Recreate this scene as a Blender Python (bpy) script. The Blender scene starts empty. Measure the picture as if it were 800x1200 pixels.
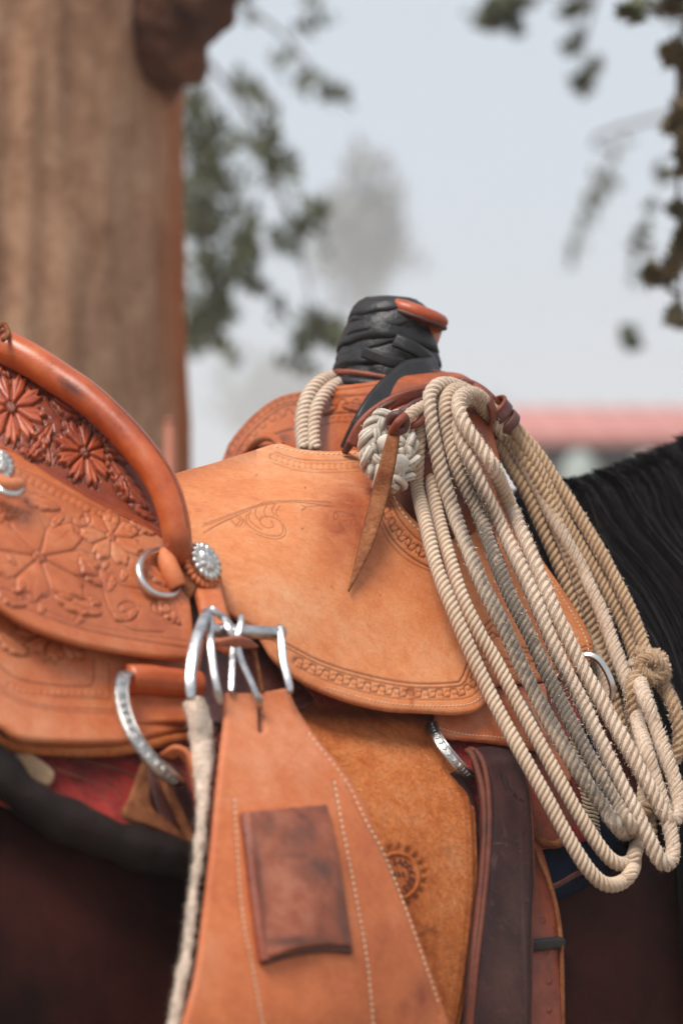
import bpy, math, random
import numpy as np
from mathutils import Vector, Matrix, noise as mnoise
random.seed(7); RNG = np.random.default_rng(7)
sc = bpy.context.scene
C = sc.collection
R = math.radians

# ------------------------------------------------------------------ camera, sky, sun, exposure
CAMZ = 1.52; CY = -1.7; K = 36.0/85.0/1200.0
cam_d = bpy.data.cameras.new('camera'); cam = bpy.data.objects.new('camera', cam_d); C.objects.link(cam)
cam.location = (0, CY, CAMZ); cam.rotation_euler = (R(90), 0, 0)
cam_d.sensor_fit = 'VERTICAL'; cam_d.sensor_height = 36; cam_d.lens = 85
cam_d.clip_start = 0.05; cam_d.clip_end = 3000
cam_d.dof.use_dof = True; cam_d.dof.focus_distance = 1.645; cam_d.dof.aperture_fstop = 4.8
sc.camera = cam
SUN_EL, SUN_AZ = R(52), R(215)
w = bpy.data.worlds.new('World'); sc.world = w; w.use_nodes = True
nt = w.node_tree; bg = nt.nodes['Background']
sky = nt.nodes.new('ShaderNodeTexSky'); sky.sky_type = 'NISHITA'; sky.sun_disc = False
sky.sun_elevation = SUN_EL; sky.sun_rotation = SUN_AZ; sky.air_density = 1.0; sky.dust_density = 4.0; sky.ozone_density = 1.0
mx = nt.nodes.new('ShaderNodeMix'); mx.data_type = 'RGBA'; mx.inputs[0].default_value = 0.9
mx.inputs[7].default_value = (5.6, 6.2, 6.9, 1)          # an even overcast veil over the clear sky
nt.links.new(sky.outputs[0], mx.inputs[6]); nt.links.new(mx.outputs[2], bg.inputs[0])
bg.inputs[1].default_value = 0.086
sl = bpy.data.lights.new('sun', 'SUN'); sl.energy = 2.9; sl.angle = R(26); sl.color = (1.0, .95, .88)
sun = bpy.data.objects.new('sun', sl); C.objects.link(sun)
sd = Vector((-0.42, -0.50, 1.25)).normalized()             # from the scene towards the sun
sun.rotation_euler = sd.to_track_quat('Z', 'Y').to_euler()
sky.sun_rotation = math.atan2(sd.x, sd.y)
sky.sun_elevation = math.asin(sd.z)
sc.view_settings.view_transform = 'Standard'; sc.view_settings.look = 'None'; sc.view_settings.exposure = 0.5
sc.view_settings.gamma = 1.0
sc.cycles.volume_bounces = 2; sc.cycles.max_bounces = 8

# ------------------------------------------------------------------ geometry helpers
def P(px, py, Y):
    s = (Y-CY)*K
    return Vector(((px-400)*s, Y, CAMZ+(600-py)*s))
def Pn(px, py, Y):
    s = (Y-CY)*K
    return np.stack([(px-400)*s, Y+0*s, CAMZ+(600-py)*s], -1)
X0, Y0 = .03, .13                       # the horn, on the horse's midline; the horse walks right and away
HX, HY = .77, .64                       # heading
FX = np.array([300, 460, 520, 560, 640, 720, 820, 900, 1000, 1100, 1200, 1400.])
FV = np.array([.05, .06, .07, .10, .145, .175, .203, .235, .262, .283, .297, .31])
_d = np.arange(200, 1500., 2.); _f = np.interp(_d, FX, FV); _k = np.hanning(61); _k /= _k.sum()
FV = np.convolve(np.pad(_f, 30, mode='edge'), _k, 'valid'); FX = _d
def side(px, py):
    "depth of the near flank of the saddled horse"
    f = np.interp(py, FX, FV)
    a = (np.asarray(px, float)-400)*K
    return (1.7+Y0-.83*X0-f/.77)/(1-.83*a) + CY
def S(px, py, off=0.0): return P(px, py, float(side(px, py))-off)

class TPS:
    def __init__(s, pts):
        p = np.array(pts, float); s.p = p[:, :2]/300.; n = len(p); s.n = n
        if n < 3: s.w = None; s.c = p[:, 2].mean(); return
        d = np.linalg.norm(s.p[:, None]-s.p[None], axis=-1)
        Km = np.where(d > 0, d*d*np.log(d+1e-12), 0)+np.eye(n)*1e-3
        A = np.zeros((n+3, n+3)); A[:n, :n] = Km; A[:n, n] = 1; A[:n, n+1:] = s.p; A[n, :n] = 1; A[n+1:, :n] = s.p.T
        s.w = np.linalg.lstsq(A, np.concatenate([p[:, 2], np.zeros(3)]), rcond=None)[0]
    def __call__(s, px, py):
        px = np.asarray(px, float); py = np.asarray(py, float)
        if s.w is None: return px*0+s.c
        q = np.stack([px.ravel(), py.ravel()], -1)/300.
        out = s.w[s.n]+q@s.w[s.n+1:]
        for i in range(s.n):
            r2 = ((q-s.p[i])**2).sum(-1)+1e-12
            out = out+s.w[i]*.5*r2*np.log(r2)
        return out.reshape(px.shape)
def on_side(pts):
    t = TPS(pts); return lambda x, y: side(x, y)-t(x, y)
def absY(pts):
    t = TPS(pts); return lambda x, y: t(x, y)

def cr(pts, n=8, closed=False):
    "Catmull-Rom; a repeated point makes a corner"
    p = [np.array(q, float) for q in pts]; out = []; m = len(p)
    rng = range(m if closed else m-1)
    for i in rng:
        a = p[(i-1) % m] if (closed or i > 0) else p[i]; b = p[i]; c = p[(i+1) % m]
        d = p[(i+2) % m] if (closed or i+2 < m) else c
        if np.allclose(b, c): continue
        if np.allclose(a, b): a = b-(c-b)*.5
        if np.allclose(c, d): d = c+(c-b)*.5
        for k in range(n):
            t = k/n
            out.append(.5*((2*b)+(c-a)*t+(2*a-5*b+4*c-d)*t*t+(3*b-a-3*c+d)*t**3))
    if not closed: out.append(p[-1])
    return np.array(out)
def resample(path, step):
    d = np.linalg.norm(np.diff(path, axis=0), axis=1); s = np.concatenate([[0], np.cumsum(d)])
    n = max(2, int(round(s[-1]/step))+1); t = np.linspace(0, s[-1], n)
    return np.stack([np.interp(t, s, path[:, k]) for k in range(path.shape[1])], -1), t

def seg_dist(x, y, poly, closed=False):
    "distance, arc length and signed side of points to a polyline"
    P0 = poly if closed else poly[:-1]; P1 = np.roll(poly, -1, 0) if closed else poly[1:]
    L = np.linalg.norm(P1-P0, axis=1); cum = np.concatenate([[0], np.cumsum(L)])[:-1]
    best = np.full(x.shape, 1e18); arc = np.zeros(x.shape); sg = np.zeros(x.shape); bx = x.copy(); by = y.copy()
    for i in range(len(P0)):
        if L[i] < 1e-9: continue
        dx, dy = P1[i]-P0[i]
        t = np.clip(((x-P0[i, 0])*dx+(y-P0[i, 1])*dy)/L[i]**2, 0, 1)
        qx = P0[i, 0]+t*dx; qy = P0[i, 1]+t*dy
        d = (x-qx)**2+(y-qy)**2; m = d < best
        best[m] = d[m]; arc[m] = cum[i]+t[m]*L[i]; sg[m] = ((x-qx)*dy-(y-qy)*dx)[m]; bx[m] = qx[m]; by[m] = qy[m]
    return np.sqrt(best), arc, np.where(sg < 0, -1., 1.), bx, by
def inside(x, y, poly):
    r = np.zeros(x.shape, bool); n = len(poly); j = n-1
    for i in range(n):
        xi, yi = poly[i]; xj, yj = poly[j]
        if yi != yj:
            c = ((yi > y) != (yj > y)) & (x < (xj-xi)*(y-yi)/(yj-yi)+xi)
            r ^= c
        j = i
    return r

class Field:
    "relief h (metres), ink (antique dye lying in the cuts) and stain on a sheet"
    def __init__(s, x, y, d):
        s.x, s.y, s.d = x, y, d; s.h = x*0; s.ink = x*0; s.stain = x*0
    def near(s, poly, pad):
        m = (s.x > poly[:, 0].min()-pad) & (s.x < poly[:, 0].max()+pad) & (s.y > poly[:, 1].min()-pad) & (s.y < poly[:, 1].max()+pad)
        return np.nonzero(m)[0]
    def groove(s, pts, w=1.2, depth=.0005, ink=.8, smooth=True, n=6):
        poly = cr(pts, n) if smooth else np.array(pts, float)
        i = s.near(poly, w*4)
        if len(i) == 0: return
        d = seg_dist(s.x[i], s.y[i], poly)[0]; g = np.exp(-(d/w)**2)
        s.h[i] -= depth*g; s.ink[i] = np.maximum(s.ink[i], ink*g)
    def wave(s, pts, amp, lam, w=1.0, depth=.0006, ink=.7, sq=3., ph=0., n=8):
        poly = cr(pts, n); i = s.near(poly, amp+w*4)
        if len(i) == 0: return
        d, a, sg, _, _ = seg_dist(s.x[i], s.y[i], poly); v = d*sg
        c = amp*np.tanh(sq*np.sin(2*np.pi*a/lam+ph))/np.tanh(sq)
        slope = amp*2*np.pi/lam*sq*.6*np.abs(np.cos(2*np.pi*a/lam+ph))*(1-np.tanh(sq*np.sin(2*np.pi*a/lam+ph))**2)
        dd = np.abs(v-c)/np.sqrt(1+slope**2); g = np.exp(-(dd/w)**2)
        s.h[i] -= depth*g; s.ink[i] = np.maximum(s.ink[i], ink*g)
    def beads(s, pts, lam, wid, h=.0006, ink=.5, n=8):
        poly = cr(pts, n); i = s.near(poly, wid*2)
        if len(i) == 0: return
        d, a, sg, _, _ = seg_dist(s.x[i], s.y[i], poly)
        u = (a/lam) % 1-.5; q = (u*2)**2+(d/wid)**2
        m = d < wid*1.2
        s.h[i] += np.where(m, h*(np.clip(1-q, 0, 1)**.5)-h*.4, 0)
        s.ink[i] = np.maximum(s.ink[i], np.where(m, ink*np.clip((q-.8)*2, 0, 1), 0))
    def flower(s, cx, cy, r, n, rot=0, sx=1., sy=1., shear=0., h=.0016, ink=.75, core=.2, ruff=.09):
        x = (s.x-cx)/sx; y = (s.y-cy)/sy-shear*x
        i = np.nonzero(x*x+y*y < (r*1.3)**2)[0]
        if len(i) == 0: return
        x, y = x[i], y[i]; rr = np.hypot(x, y)/r; th = np.arctan2(y, x)+rot
        k = (th*n/(2*np.pi)) % 1-.5
        edge = .62+.38*np.abs(np.cos(k*np.pi))**.7+ruff*np.sin(th*n*3)*np.clip(rr, 0, 1)
        inside_ = np.clip((edge-rr)*9, 0, 1)
        petal = inside_*(.35+.65*np.cos(k*np.pi)**.6)*(.55+.45*np.clip(rr, 0, 1))
        vein = np.exp(-(k*rr*r/1.1)**2)*np.clip(rr*1.4-.4, 0, 1)*(rr < edge*.85)
        sep = np.exp(-((.5-np.abs(k))*rr*2*np.pi/n*r/1.2)**2)*(rr < edge)
        cr_ = np.clip(1-rr/core, 0, 1)
        hh = h*petal-.45*h*vein-.7*h*sep+h*.9*np.sqrt(cr_)-h*.6*np.exp(-((rr-core)*r/1.3)**2)
        s.h[i] += hh
        ring = np.exp(-((rr-edge)*r/1.6)**2)
        s.h[i] -= h*.5*ring
        s.ink[i] = np.clip(np.maximum(s.ink[i]*(1-inside_), ink*np.maximum.reduce([ring, sep*.8, vein*.45, .6*np.exp(-((rr-core)*r/1.3)**2)])), 0, 1)
    def leaf(s, a, b, wid, h=.0014, ink=.7, lobes=4):
        a = np.array(a, float); b = np.array(b, float); L = np.linalg.norm(b-a); t = (b-a)/L
        u = ((s.x-a[0])*t[0]+(s.y-a[1])*t[1])/L; v = ((s.x-a[0])*-t[1]+(s.y-a[1])*t[0])
        i = np.nonzero((u > -.15) & (u < 1.15) & (np.abs(v) < wid*1.6))[0]
        if len(i) == 0: return
        u, v = u[i], v[i]; v = v-wid*.5*np.sin(u*np.pi)*.6
        e = wid*np.sin(np.clip(u, 0, 1)*np.pi)**.6*(.75+.25*np.abs(np.sin(u*np.pi*lobes)))
        ins = np.clip((e-np.abs(v))/1.5, 0, 1)*((u > 0) & (u < 1))
        vein = np.exp(-(v/1.1)**2)*ins
        ring = np.exp(-((np.abs(v)-e)/1.5)**2)*((u > -.03) & (u < 1.03))
        s.h[i] += h*ins*(1-.5*vein)-h*.5*ring
        s.ink[i] = np.clip(np.maximum(s.ink[i]*(1-ins), ink*np.maximum(ring, vein*.6)), 0, 1)
    def spot(s, cx, cy, rx, ry, v=.8, rot=0., p=2.):
        c, sn = math.cos(rot), math.sin(rot); x = (s.x-cx)*c+(s.y-cy)*sn; y = -(s.x-cx)*sn+(s.y-cy)*c
        s.stain = np.maximum(s.stain, v*np.exp(-((x/rx)**2+(y/ry)**2)**(p/2)))

def spiral(cx, cy, r0, r1, turns, a0, n=28, sy=1.):
    return [(cx+(r0+(r1-r0)*t/n)*math.cos(a0+turns*2*math.pi*t/n), cy+sy*(r0+(r1-r0)*t/n)*math.sin(a0+turns*2*math.pi*t/n)) for t in range(n+1)]

# ------------------------------------------------------------------ object helpers
def link(name, me, mat=None, parent=None, label=None):
    o = bpy.data.objects.new(name, me); C.objects.link(o)
    if mat is not None and not me.materials: me.materials.append(mat)
    if parent is not None: o.parent = parent
    if label: o['label'] = label
    return o
def wpos(o):
    v = Vector((0, 0, 0))
    while o is not None: v += o.location; o = o.parent
    return np.array(v)
def mesh_np(name, V, quads=None, tris=None, mat=None, parent=None, smooth=True, attrs=None, uv=None, label=None):
    V = np.asarray(V, float)
    if parent is not None: V = V-wpos(parent)
    me = bpy.data.meshes.new(name); nq = 0 if quads is None else len(quads); ntr = 0 if tris is None else len(tris)
    loops = []; starts = []; tot = []
    if nq: loops.append(np.asarray(quads).ravel()); starts.append(np.arange(nq)*4); tot.append(np.full(nq, 4))
    if ntr: loops.append(np.asarray(tris).ravel()); starts.append(nq*4+np.arange(ntr)*3); tot.append(np.full(ntr, 3))
    loops = np.concatenate(loops).astype(np.int32)
    me.vertices.add(len(V)); me.vertices.foreach_set('co', V.astype(np.float32).ravel())
    me.loops.add(len(loops)); me.loops.foreach_set('vertex_index', loops)
    me.polygons.add(nq+ntr); me.polygons.foreach_set('loop_start', np.concatenate(starts).astype(np.int32))
    try: me.polygons.foreach_set('loop_total', np.concatenate(tot).astype(np.int32))
    except Exception: pass
    me.polygons.foreach_set('use_smooth', np.full(nq+ntr, smooth))
    if attrs:
        for k, v in attrs.items():
            at = me.attributes.new(k, 'FLOAT', 'POINT'); at.data.foreach_set('value', np.asarray(v, np.float32))
    if uv is not None:
        u = me.uv_layers.new(name='UVMap'); u.data.foreach_set('uv', np.asarray(uv, np.float32)[loops].ravel())
    me.update(calc_edges=True); me.validate()
    return link(name, me, mat, parent, label)
def thing(name, label, cat, loc=(0, 0, 0), group=None):
    o = bpy.data.objects.new(name, None); C.objects.link(o); o.location = Vector(loc); o.empty_display_size = .05
    o['label'] = label; o['category'] = cat
    if group: o['group'] = group
    return o
def tag(o, label, cat, group=None):
    o['label'] = label; o['category'] = cat
    if group: o['group'] = group
    return o
def kind(o, k): o['kind'] = k; return o

SHEETS = {}
def sheet(name, outline, Yf, th, mat, parent, step=2., smooth=True, fld=None, edge=None, key=None, label=None, flute=None):
    "a leather or cloth sheet: outline traced, its own depth, real thickness, rounded edges and carved relief"
    poly = cr(outline, 6, True) if smooth else np.array(outline, float)
    x0, y0 = poly.min(0)-step; x1, y1 = poly.max(0)+step
    nx = int((x1-x0)/step)+2; ny = int((y1-y0)/step)+2
    gx, gy = np.meshgrid(x0+np.arange(nx)*step, y0+np.arange(ny)*step)
    cxm = gx[:-1, :-1]+step/2; cym = gy[:-1, :-1]+step/2
    keep = inside(cxm, cym, poly)
    ii, jj = np.nonzero(keep); idx = np.arange(nx*ny).reshape(ny, nx)
    q = np.stack([idx[ii, jj], idx[ii, jj+1], idx[ii+1, jj+1], idx[ii+1, jj]], -1)
    used, q = np.unique(q, return_inverse=True); q = q.reshape(-1, 4)
    x = gx.ravel()[used]; y = gy.ravel()[used]
    e = np.concatenate([q[:, [0, 1]], q[:, [1, 2]], q[:, [2, 3]], q[:, [3, 0]]])
    es = np.sort(e, 1); u, cnt = np.unique(es[:, 0].astype(np.int64)*len(x)+es[:, 1], return_counts=True)
    b = u[cnt == 1]; bidx = np.unique(np.concatenate([b // len(x), b % len(x)]))
    d, _, _, qx, qy = seg_dist(x, y, poly, True)
    x[bidx] = qx[bidx]; y[bidx] = qy[bidx]; d[bidx] = 0
    F = Field(x, y, d)
    if fld: fld(F)
    Y = Yf(x, y); p = Pn(x, y, Y)
    px_ = Pn(x+1, y, Yf(x+1, y))-p; py_ = Pn(x, y+1, Yf(x, y+1))-p
    nrm = np.cross(py_, px_); nrm = nrm/np.linalg.norm(nrm, axis=1)[:, None]
    nrm *= np.where(nrm[:, 1:2] > 0, -1, 1)
    r = edge or max(step*1.5, th/.0006*.5)
    t = np.clip(1-d/r, 0, 1); prof = np.sqrt(np.clip(1-t*t, 0, 1)); prof[bidx] = 0
    front = p+nrm*((th/2*prof+F.h*np.clip(d/2.5, 0, 1))[:, None]); back = p-nrm*((th/2*prof)[:, None])
    n = len(x); isb = np.zeros(n, bool); isb[bidx] = True
    bmap = np.full(n, -1); inn = np.nonzero(~isb)[0]; bmap[inn] = n+np.arange(len(inn)); bmap[bidx] = bidx
    V = np.concatenate([front, back[inn]]); Q = np.concatenate([q[:, ::-1], bmap[q]])
    z = lambda a: np.concatenate([a, np.zeros(len(inn))])
    o = mesh_np(name, V, Q, None, mat, parent, True, {'ink': z(F.ink), 'stain': z(F.stain)}, label=label)
    if key: SHEETS[key] = (Yf, th)
    return o
def surf(Yf, th, px, py, lift=0.):
    "point and normal on the front of a sheet"
    x = np.array([px, px+1, px]); y = np.array([py, py, py+1]); p = Pn(x, y, Yf(x, y))
    n = np.cross(p[2]-p[0], p[1]-p[0]); n /= np.linalg.norm(n)
    if n[1] > 0: n = -n
    return p[0]+n*(th/2+lift), n

def frames(p):
    t = np.gradient(p, axis=0); t /= np.linalg.norm(t, axis=1)[:, None]+1e-12
    u = np.zeros_like(p); a = np.array([0, 1., 0]) if abs(t[0, 1]) < .8 else np.array([1., 0, 0])
    v = a-t[0]*a.dot(t[0]); u[0] = v/np.linalg.norm(v)
    for i in range(1, len(p)):
        v = u[i-1]-t[i]*u[i-1].dot(t[i]); u[i] = v/(np.linalg.norm(v)+1e-12)
    return t, u, np.cross(t, u)
def tube_arrays(p, r, n=10, cap=True, e1=None, e2=None):
    m = len(p); r = np.atleast_1d(np.asarray(r, float)); r = np.interp(np.linspace(0, 1, m), np.linspace(0, 1, len(r)), r)
    if e1 is None: _, e1, e2 = frames(p)
    a = np.arange(n)*2*np.pi/n
    ring = p[:, None]+r[:, None, None]*(np.cos(a)[None, :, None]*e1[:, None]+np.sin(a)[None, :, None]*e2[:, None])
    V = ring.reshape(-1, 3); i = np.arange(m-1)[:, None]*n; j = np.arange(n)[None]; k = (j+1) % n
    Q = np.stack([i+j, i+k, i+n+k, i+n+j], -1).reshape(-1, 4)
    T = np.zeros((0, 3), int)
    if cap:
        V = np.concatenate([V, p[:1]-(p[1:2]-p[:1])*.0, p[-1:]]); c0 = m*n; c1 = m*n+1; jj = np.arange(n)
        T = np.concatenate([np.stack([np.full(n, c0), (jj+1) % n, jj], -1), np.stack([np.full(n, c1), (m-1)*n+jj, (m-1)*n+(jj+1) % n], -1)])
    return V, Q, T
class Acc:
    def __init__(s): s.V = []; s.Q = []; s.T = []; s.U = []; s.n = 0
    def add(s, V, Q=None, T=None, U=None):
        s.V.append(V)
        if Q is not None and len(Q): s.Q.append(np.asarray(Q)+s.n)
        if T is not None and len(T): s.T.append(np.asarray(T)+s.n)
        s.U.append(U if U is not None else np.zeros((len(V), 2))); s.n += len(V)
    def tube(s, p, r, n=10, cap=True):
        s.add(*tube_arrays(np.asarray(p, float), r, n, cap))
    def build(s, name, mat, parent=None, smooth=True, label=None):
        return mesh_np(name, np.concatenate(s.V), np.concatenate(s.Q) if s.Q else None, np.concatenate(s.T) if s.T else None, mat, parent, smooth, uv=np.concatenate(s.U), label=label)
def path3(pts, step=.002, n=8, closed=False):
    "pts: (px, py, Y)"
    q = np.array([P(*t) for t in pts]); q = cr(q, n, closed)
    if closed: q = np.concatenate([q, q[:1]])
    return resample(q, step)[0]
def spath(pts, off=0., step=.002, n=8, closed=False):
    "pts: (px, py[, off]) lying on the flank"
    return path3([(t[0], t[1], float(side(t[0], t[1]))-(t[2] if len(t) > 2 else off)) for t in pts], step, n, closed)
def tube(name, p, r, mat, parent=None, n=12, label=None, cap=True):
    a = Acc(); a.tube(p, r, n, cap); return a.build(name, mat, parent, label=label)
def strap(name, p, wdir, wid, th, mat, parent=None, label=None, nseg=6, round_=.35):
    "flat strap of real thickness along a path; wdir = width direction(s)"
    m = len(p); u_ = np.linspace(0, 1, m); wid = np.atleast_1d(np.asarray(wid, float)); wid = np.interp(u_, np.linspace(0, 1, len(wid)), wid)
    wd = np.atleast_2d(np.asarray(wdir, float)); wd = np.stack([np.interp(u_, np.linspace(0, 1, len(wd)), wd[:, k]) for k in range(3)], -1)
    t = np.gradient(p, axis=0); t /= np.linalg.norm(t, axis=1)[:, None]
    wd -= t*(wd*t).sum(1)[:, None]; wd /= np.linalg.norm(wd, axis=1)[:, None]; nn = np.cross(t, wd)
    prof = []
    for k in range(nseg+1):
        u = -1+2*k/nseg; prof.append((u, math.sqrt(max(0, 1-abs(u)**8))))
    ring = prof+[(u, -v) for u, v in prof[::-1][1:-1]]
    n = len(ring); U = np.array([q[0] for q in ring]); W = np.array([q[1] for q in ring])
    V = (p[:, None]+wd[:, None]*(U[None, :, None]*wid[:, None, None]/2)+nn[:, None]*(W[None, :, None]*th/2)).reshape(-1, 3)
    i = np.arange(m-1)[:, None]*n; j = np.arange(n)[None]; k = (j+1) % n
    Q = np.stack([i+j, i+k, i+n+k, i+n+j], -1).reshape(-1, 4)
    V = np.concatenate([V, p[:1], p[-1:]]); jj = np.arange(n)
    T = np.concatenate([np.stack([np.full(n, m*n), (jj+1) % n, jj], -1), np.stack([np.full(n, m*n+1), (m-1)*n+jj, (m-1)*n+(jj+1) % n], -1)])
    return mesh_np(name, V, Q, T, mat, parent, True, label=label)
def stitches(name, Yf, th, pts, mat, parent, sp=6., ln=.6, r=.00055, n=8, lift=.0001):
    poly, _ = resample(cr(pts, n), sp); a = Acc()
    for i in range(len(poly)-1):
        p0 = poly[i]; p1 = p0+(poly[i+1]-p0)*ln
        q = np.array([surf(Yf, th, *(p0+(p1-p0)*t), lift+l)[0] for t, l in ((0, -.0004), (.25, .0002), (.75, .0002), (1, -.0004))])
        a.tube(q, [r*.6, r, r, r*.6], 5, False)
    return kind(a.build(name, mat, parent), 'stuff')
def grime(px, py):
    g = 0.
    for (cx, cy, rx, ry, v, ro) in ((590, 690, 150, 20, 1., 1.13), (640, 800, 170, 24, 1., 1.08), (560, 590, 60, 12, .8, 1.2), (700, 930, 60, 22, .8, 1.), (520, 500, 30, 8, .25, 1.3), (770, 1000, 40, 8, .25, .9), (500, 500, 20, 60, .15, 0)):
        c, sn = math.cos(ro), math.sin(ro); x = (px-cx)*c+(py-cy)*sn; y = -(px-cx)*sn+(py-cy)*c; g = np.maximum(g, v*np.exp(-((x/rx)**2+(y/ry)**2)**2))
    return g
def twisted(name, p, rad, mat, parent, strands=4, pitch=.022, phase=0., ns=8, step=.0011, fuzz=0, fmat=None, label=None, wob=.0, dirty=False):
    "a laid rope: its strands wound round each other along a path"
    pitch *= .82; p, s = resample(p, step); t, e1, e2 = frames(p); a = Acc(); m = len(p)
    rr = rad*(1+wob*np.sin(s*160+phase)*.5+wob*np.sin(s*61+2*phase)*.5)
    for k in range(strands):
        th = 2*np.pi*(s/pitch+k/strands)+phase
        er = np.cos(th)[:, None]*e1+np.sin(th)[:, None]*e2
        c = p+er*(rr*.54)[:, None]; tt = np.gradient(c, axis=0); tt /= np.linalg.norm(tt, axis=1)[:, None]
        u = er-tt*(er*tt).sum(1)[:, None]; u /= np.linalg.norm(u, axis=1)[:, None]; v = np.cross(tt, u)
        V, Q, T = tube_arrays(c, rr*(.475 if strands == 3 else .45), ns, True, u, v)
        aa = np.arange(ns)/ns
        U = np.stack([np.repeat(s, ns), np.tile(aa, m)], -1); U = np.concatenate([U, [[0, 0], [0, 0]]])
        a.add(V, Q, T, U)
    o = a.build(name, mat, parent, label=label)
    av = np.concatenate(a.V); pxv = av[:, 0]/((av[:, 1]-CY)*K)+400; pyv = 600-(av[:, 2]-CAMZ)/((av[:, 1]-CY)*K)
    at = o.data.attributes.new('stain', 'FLOAT', 'POINT'); at.data.foreach_set('value', (grime(pxv, pyv)*(1. if dirty else 0.)).astype(np.float32))
    if fuzz:
        L = s[-1]; n = int(L*fuzz); i = RNG.integers(1, m-1, n); th = RNG.random(n)*2*np.pi
        er = np.cos(th)[:, None]*e1[i]+np.sin(th)[:, None]*e2[i]
        b = p[i]+er*(rr[i]*(.85+.13*RNG.random(n)))[:, None]+t[i]*((RNG.random(n)-.5)*step)[:, None]
        dirn = er+RNG.normal(0, .55, (n, 3))+t[i]*RNG.normal(0, .6, n)[:, None]; dirn /= np.linalg.norm(dirn, axis=1)[:, None]
        wv = np.cross(dirn, RNG.normal(0, 1, (n, 3))); wv /= np.linalg.norm(wv, axis=1)[:, None]
        ln = (.0007+.0014*RNG.random(n)**2)[:, None]; wv *= .00011
        bend = RNG.normal(0, .35, (n, 3)); V = np.stack([b-wv, b+wv, b+dirn*ln*.6+wv*.7, b+(dirn+bend)*ln], 1).reshape(-1, 3)
        k = np.arange(n)*4; T = np.concatenate([np.stack([k, k+1, k+2], -1), np.stack([k, k+2, k+3], -1)])
        kind(mesh_np('fuzz', V, None, T, fmat or mat, o, True), 'stuff')
    return o

# ------------------------------------------------------------------ materials
def new_mat(name):
    m = bpy.data.materials.new(name); m.use_nodes = True; t = m.node_tree; b = t.nodes['Principled BSDF']
    return m, t, b
def nd(t, typ, **kw):
    n = t.nodes.new(typ)
    for k, v in kw.items():
        if k.startswith('i_'): n.inputs[k[2:].replace('_', ' ')].default_value = v
        else: setattr(n, k, v)
    return n
def ramp(t, src, stops):
    r = t.nodes.new('ShaderNodeValToRGB'); e = r.color_ramp.elements
    while len(e) < len(stops): e.new(.5)
    for k, (p, c) in enumerate(stops):
        e[k].position = p; e[k].color = (*c, 1) if len(c) == 3 else c
    t.links.new(src, r.inputs[0]); return r
def mixc(t, fac, a, b, mode='MIX'):
    m = t.nodes.new('ShaderNodeMix'); m.data_type = 'RGBA'; m.blend_type = mode
    for sock, v in ((0, fac), (6, a), (7, b)):
        if hasattr(v, 'links') or isinstance(v, bpy.types.NodeSocket): t.links.new(v, m.inputs[sock])
        elif sock == 0: m.inputs[0].default_value = v
        else: m.inputs[sock].default_value = (*v, 1)
    return m.outputs[2]
def mth(t, op, a, b=None):
    m = t.nodes.new('ShaderNodeMath'); m.operation = op
    for i, v in enumerate((a, b)):
        if v is None: continue
        if isinstance(v, (int, float)): m.inputs[i].default_value = v
        else: t.links.new(v, m.inputs[i])
    return m.outputs[0]
def noise_(t, vec, scale, detail=4, rough=.6, dist=0.):
    n = nd(t, 'ShaderNodeTexNoise'); n.inputs['Scale'].default_value = scale; n.inputs['Detail'].default_value = detail
    n.inputs['Roughness'].default_value = rough; n.inputs['Distortion'].default_value = dist
    if vec is not None: t.links.new(vec, n.inputs['Vector'])
    return n.outputs['Fac']
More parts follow.
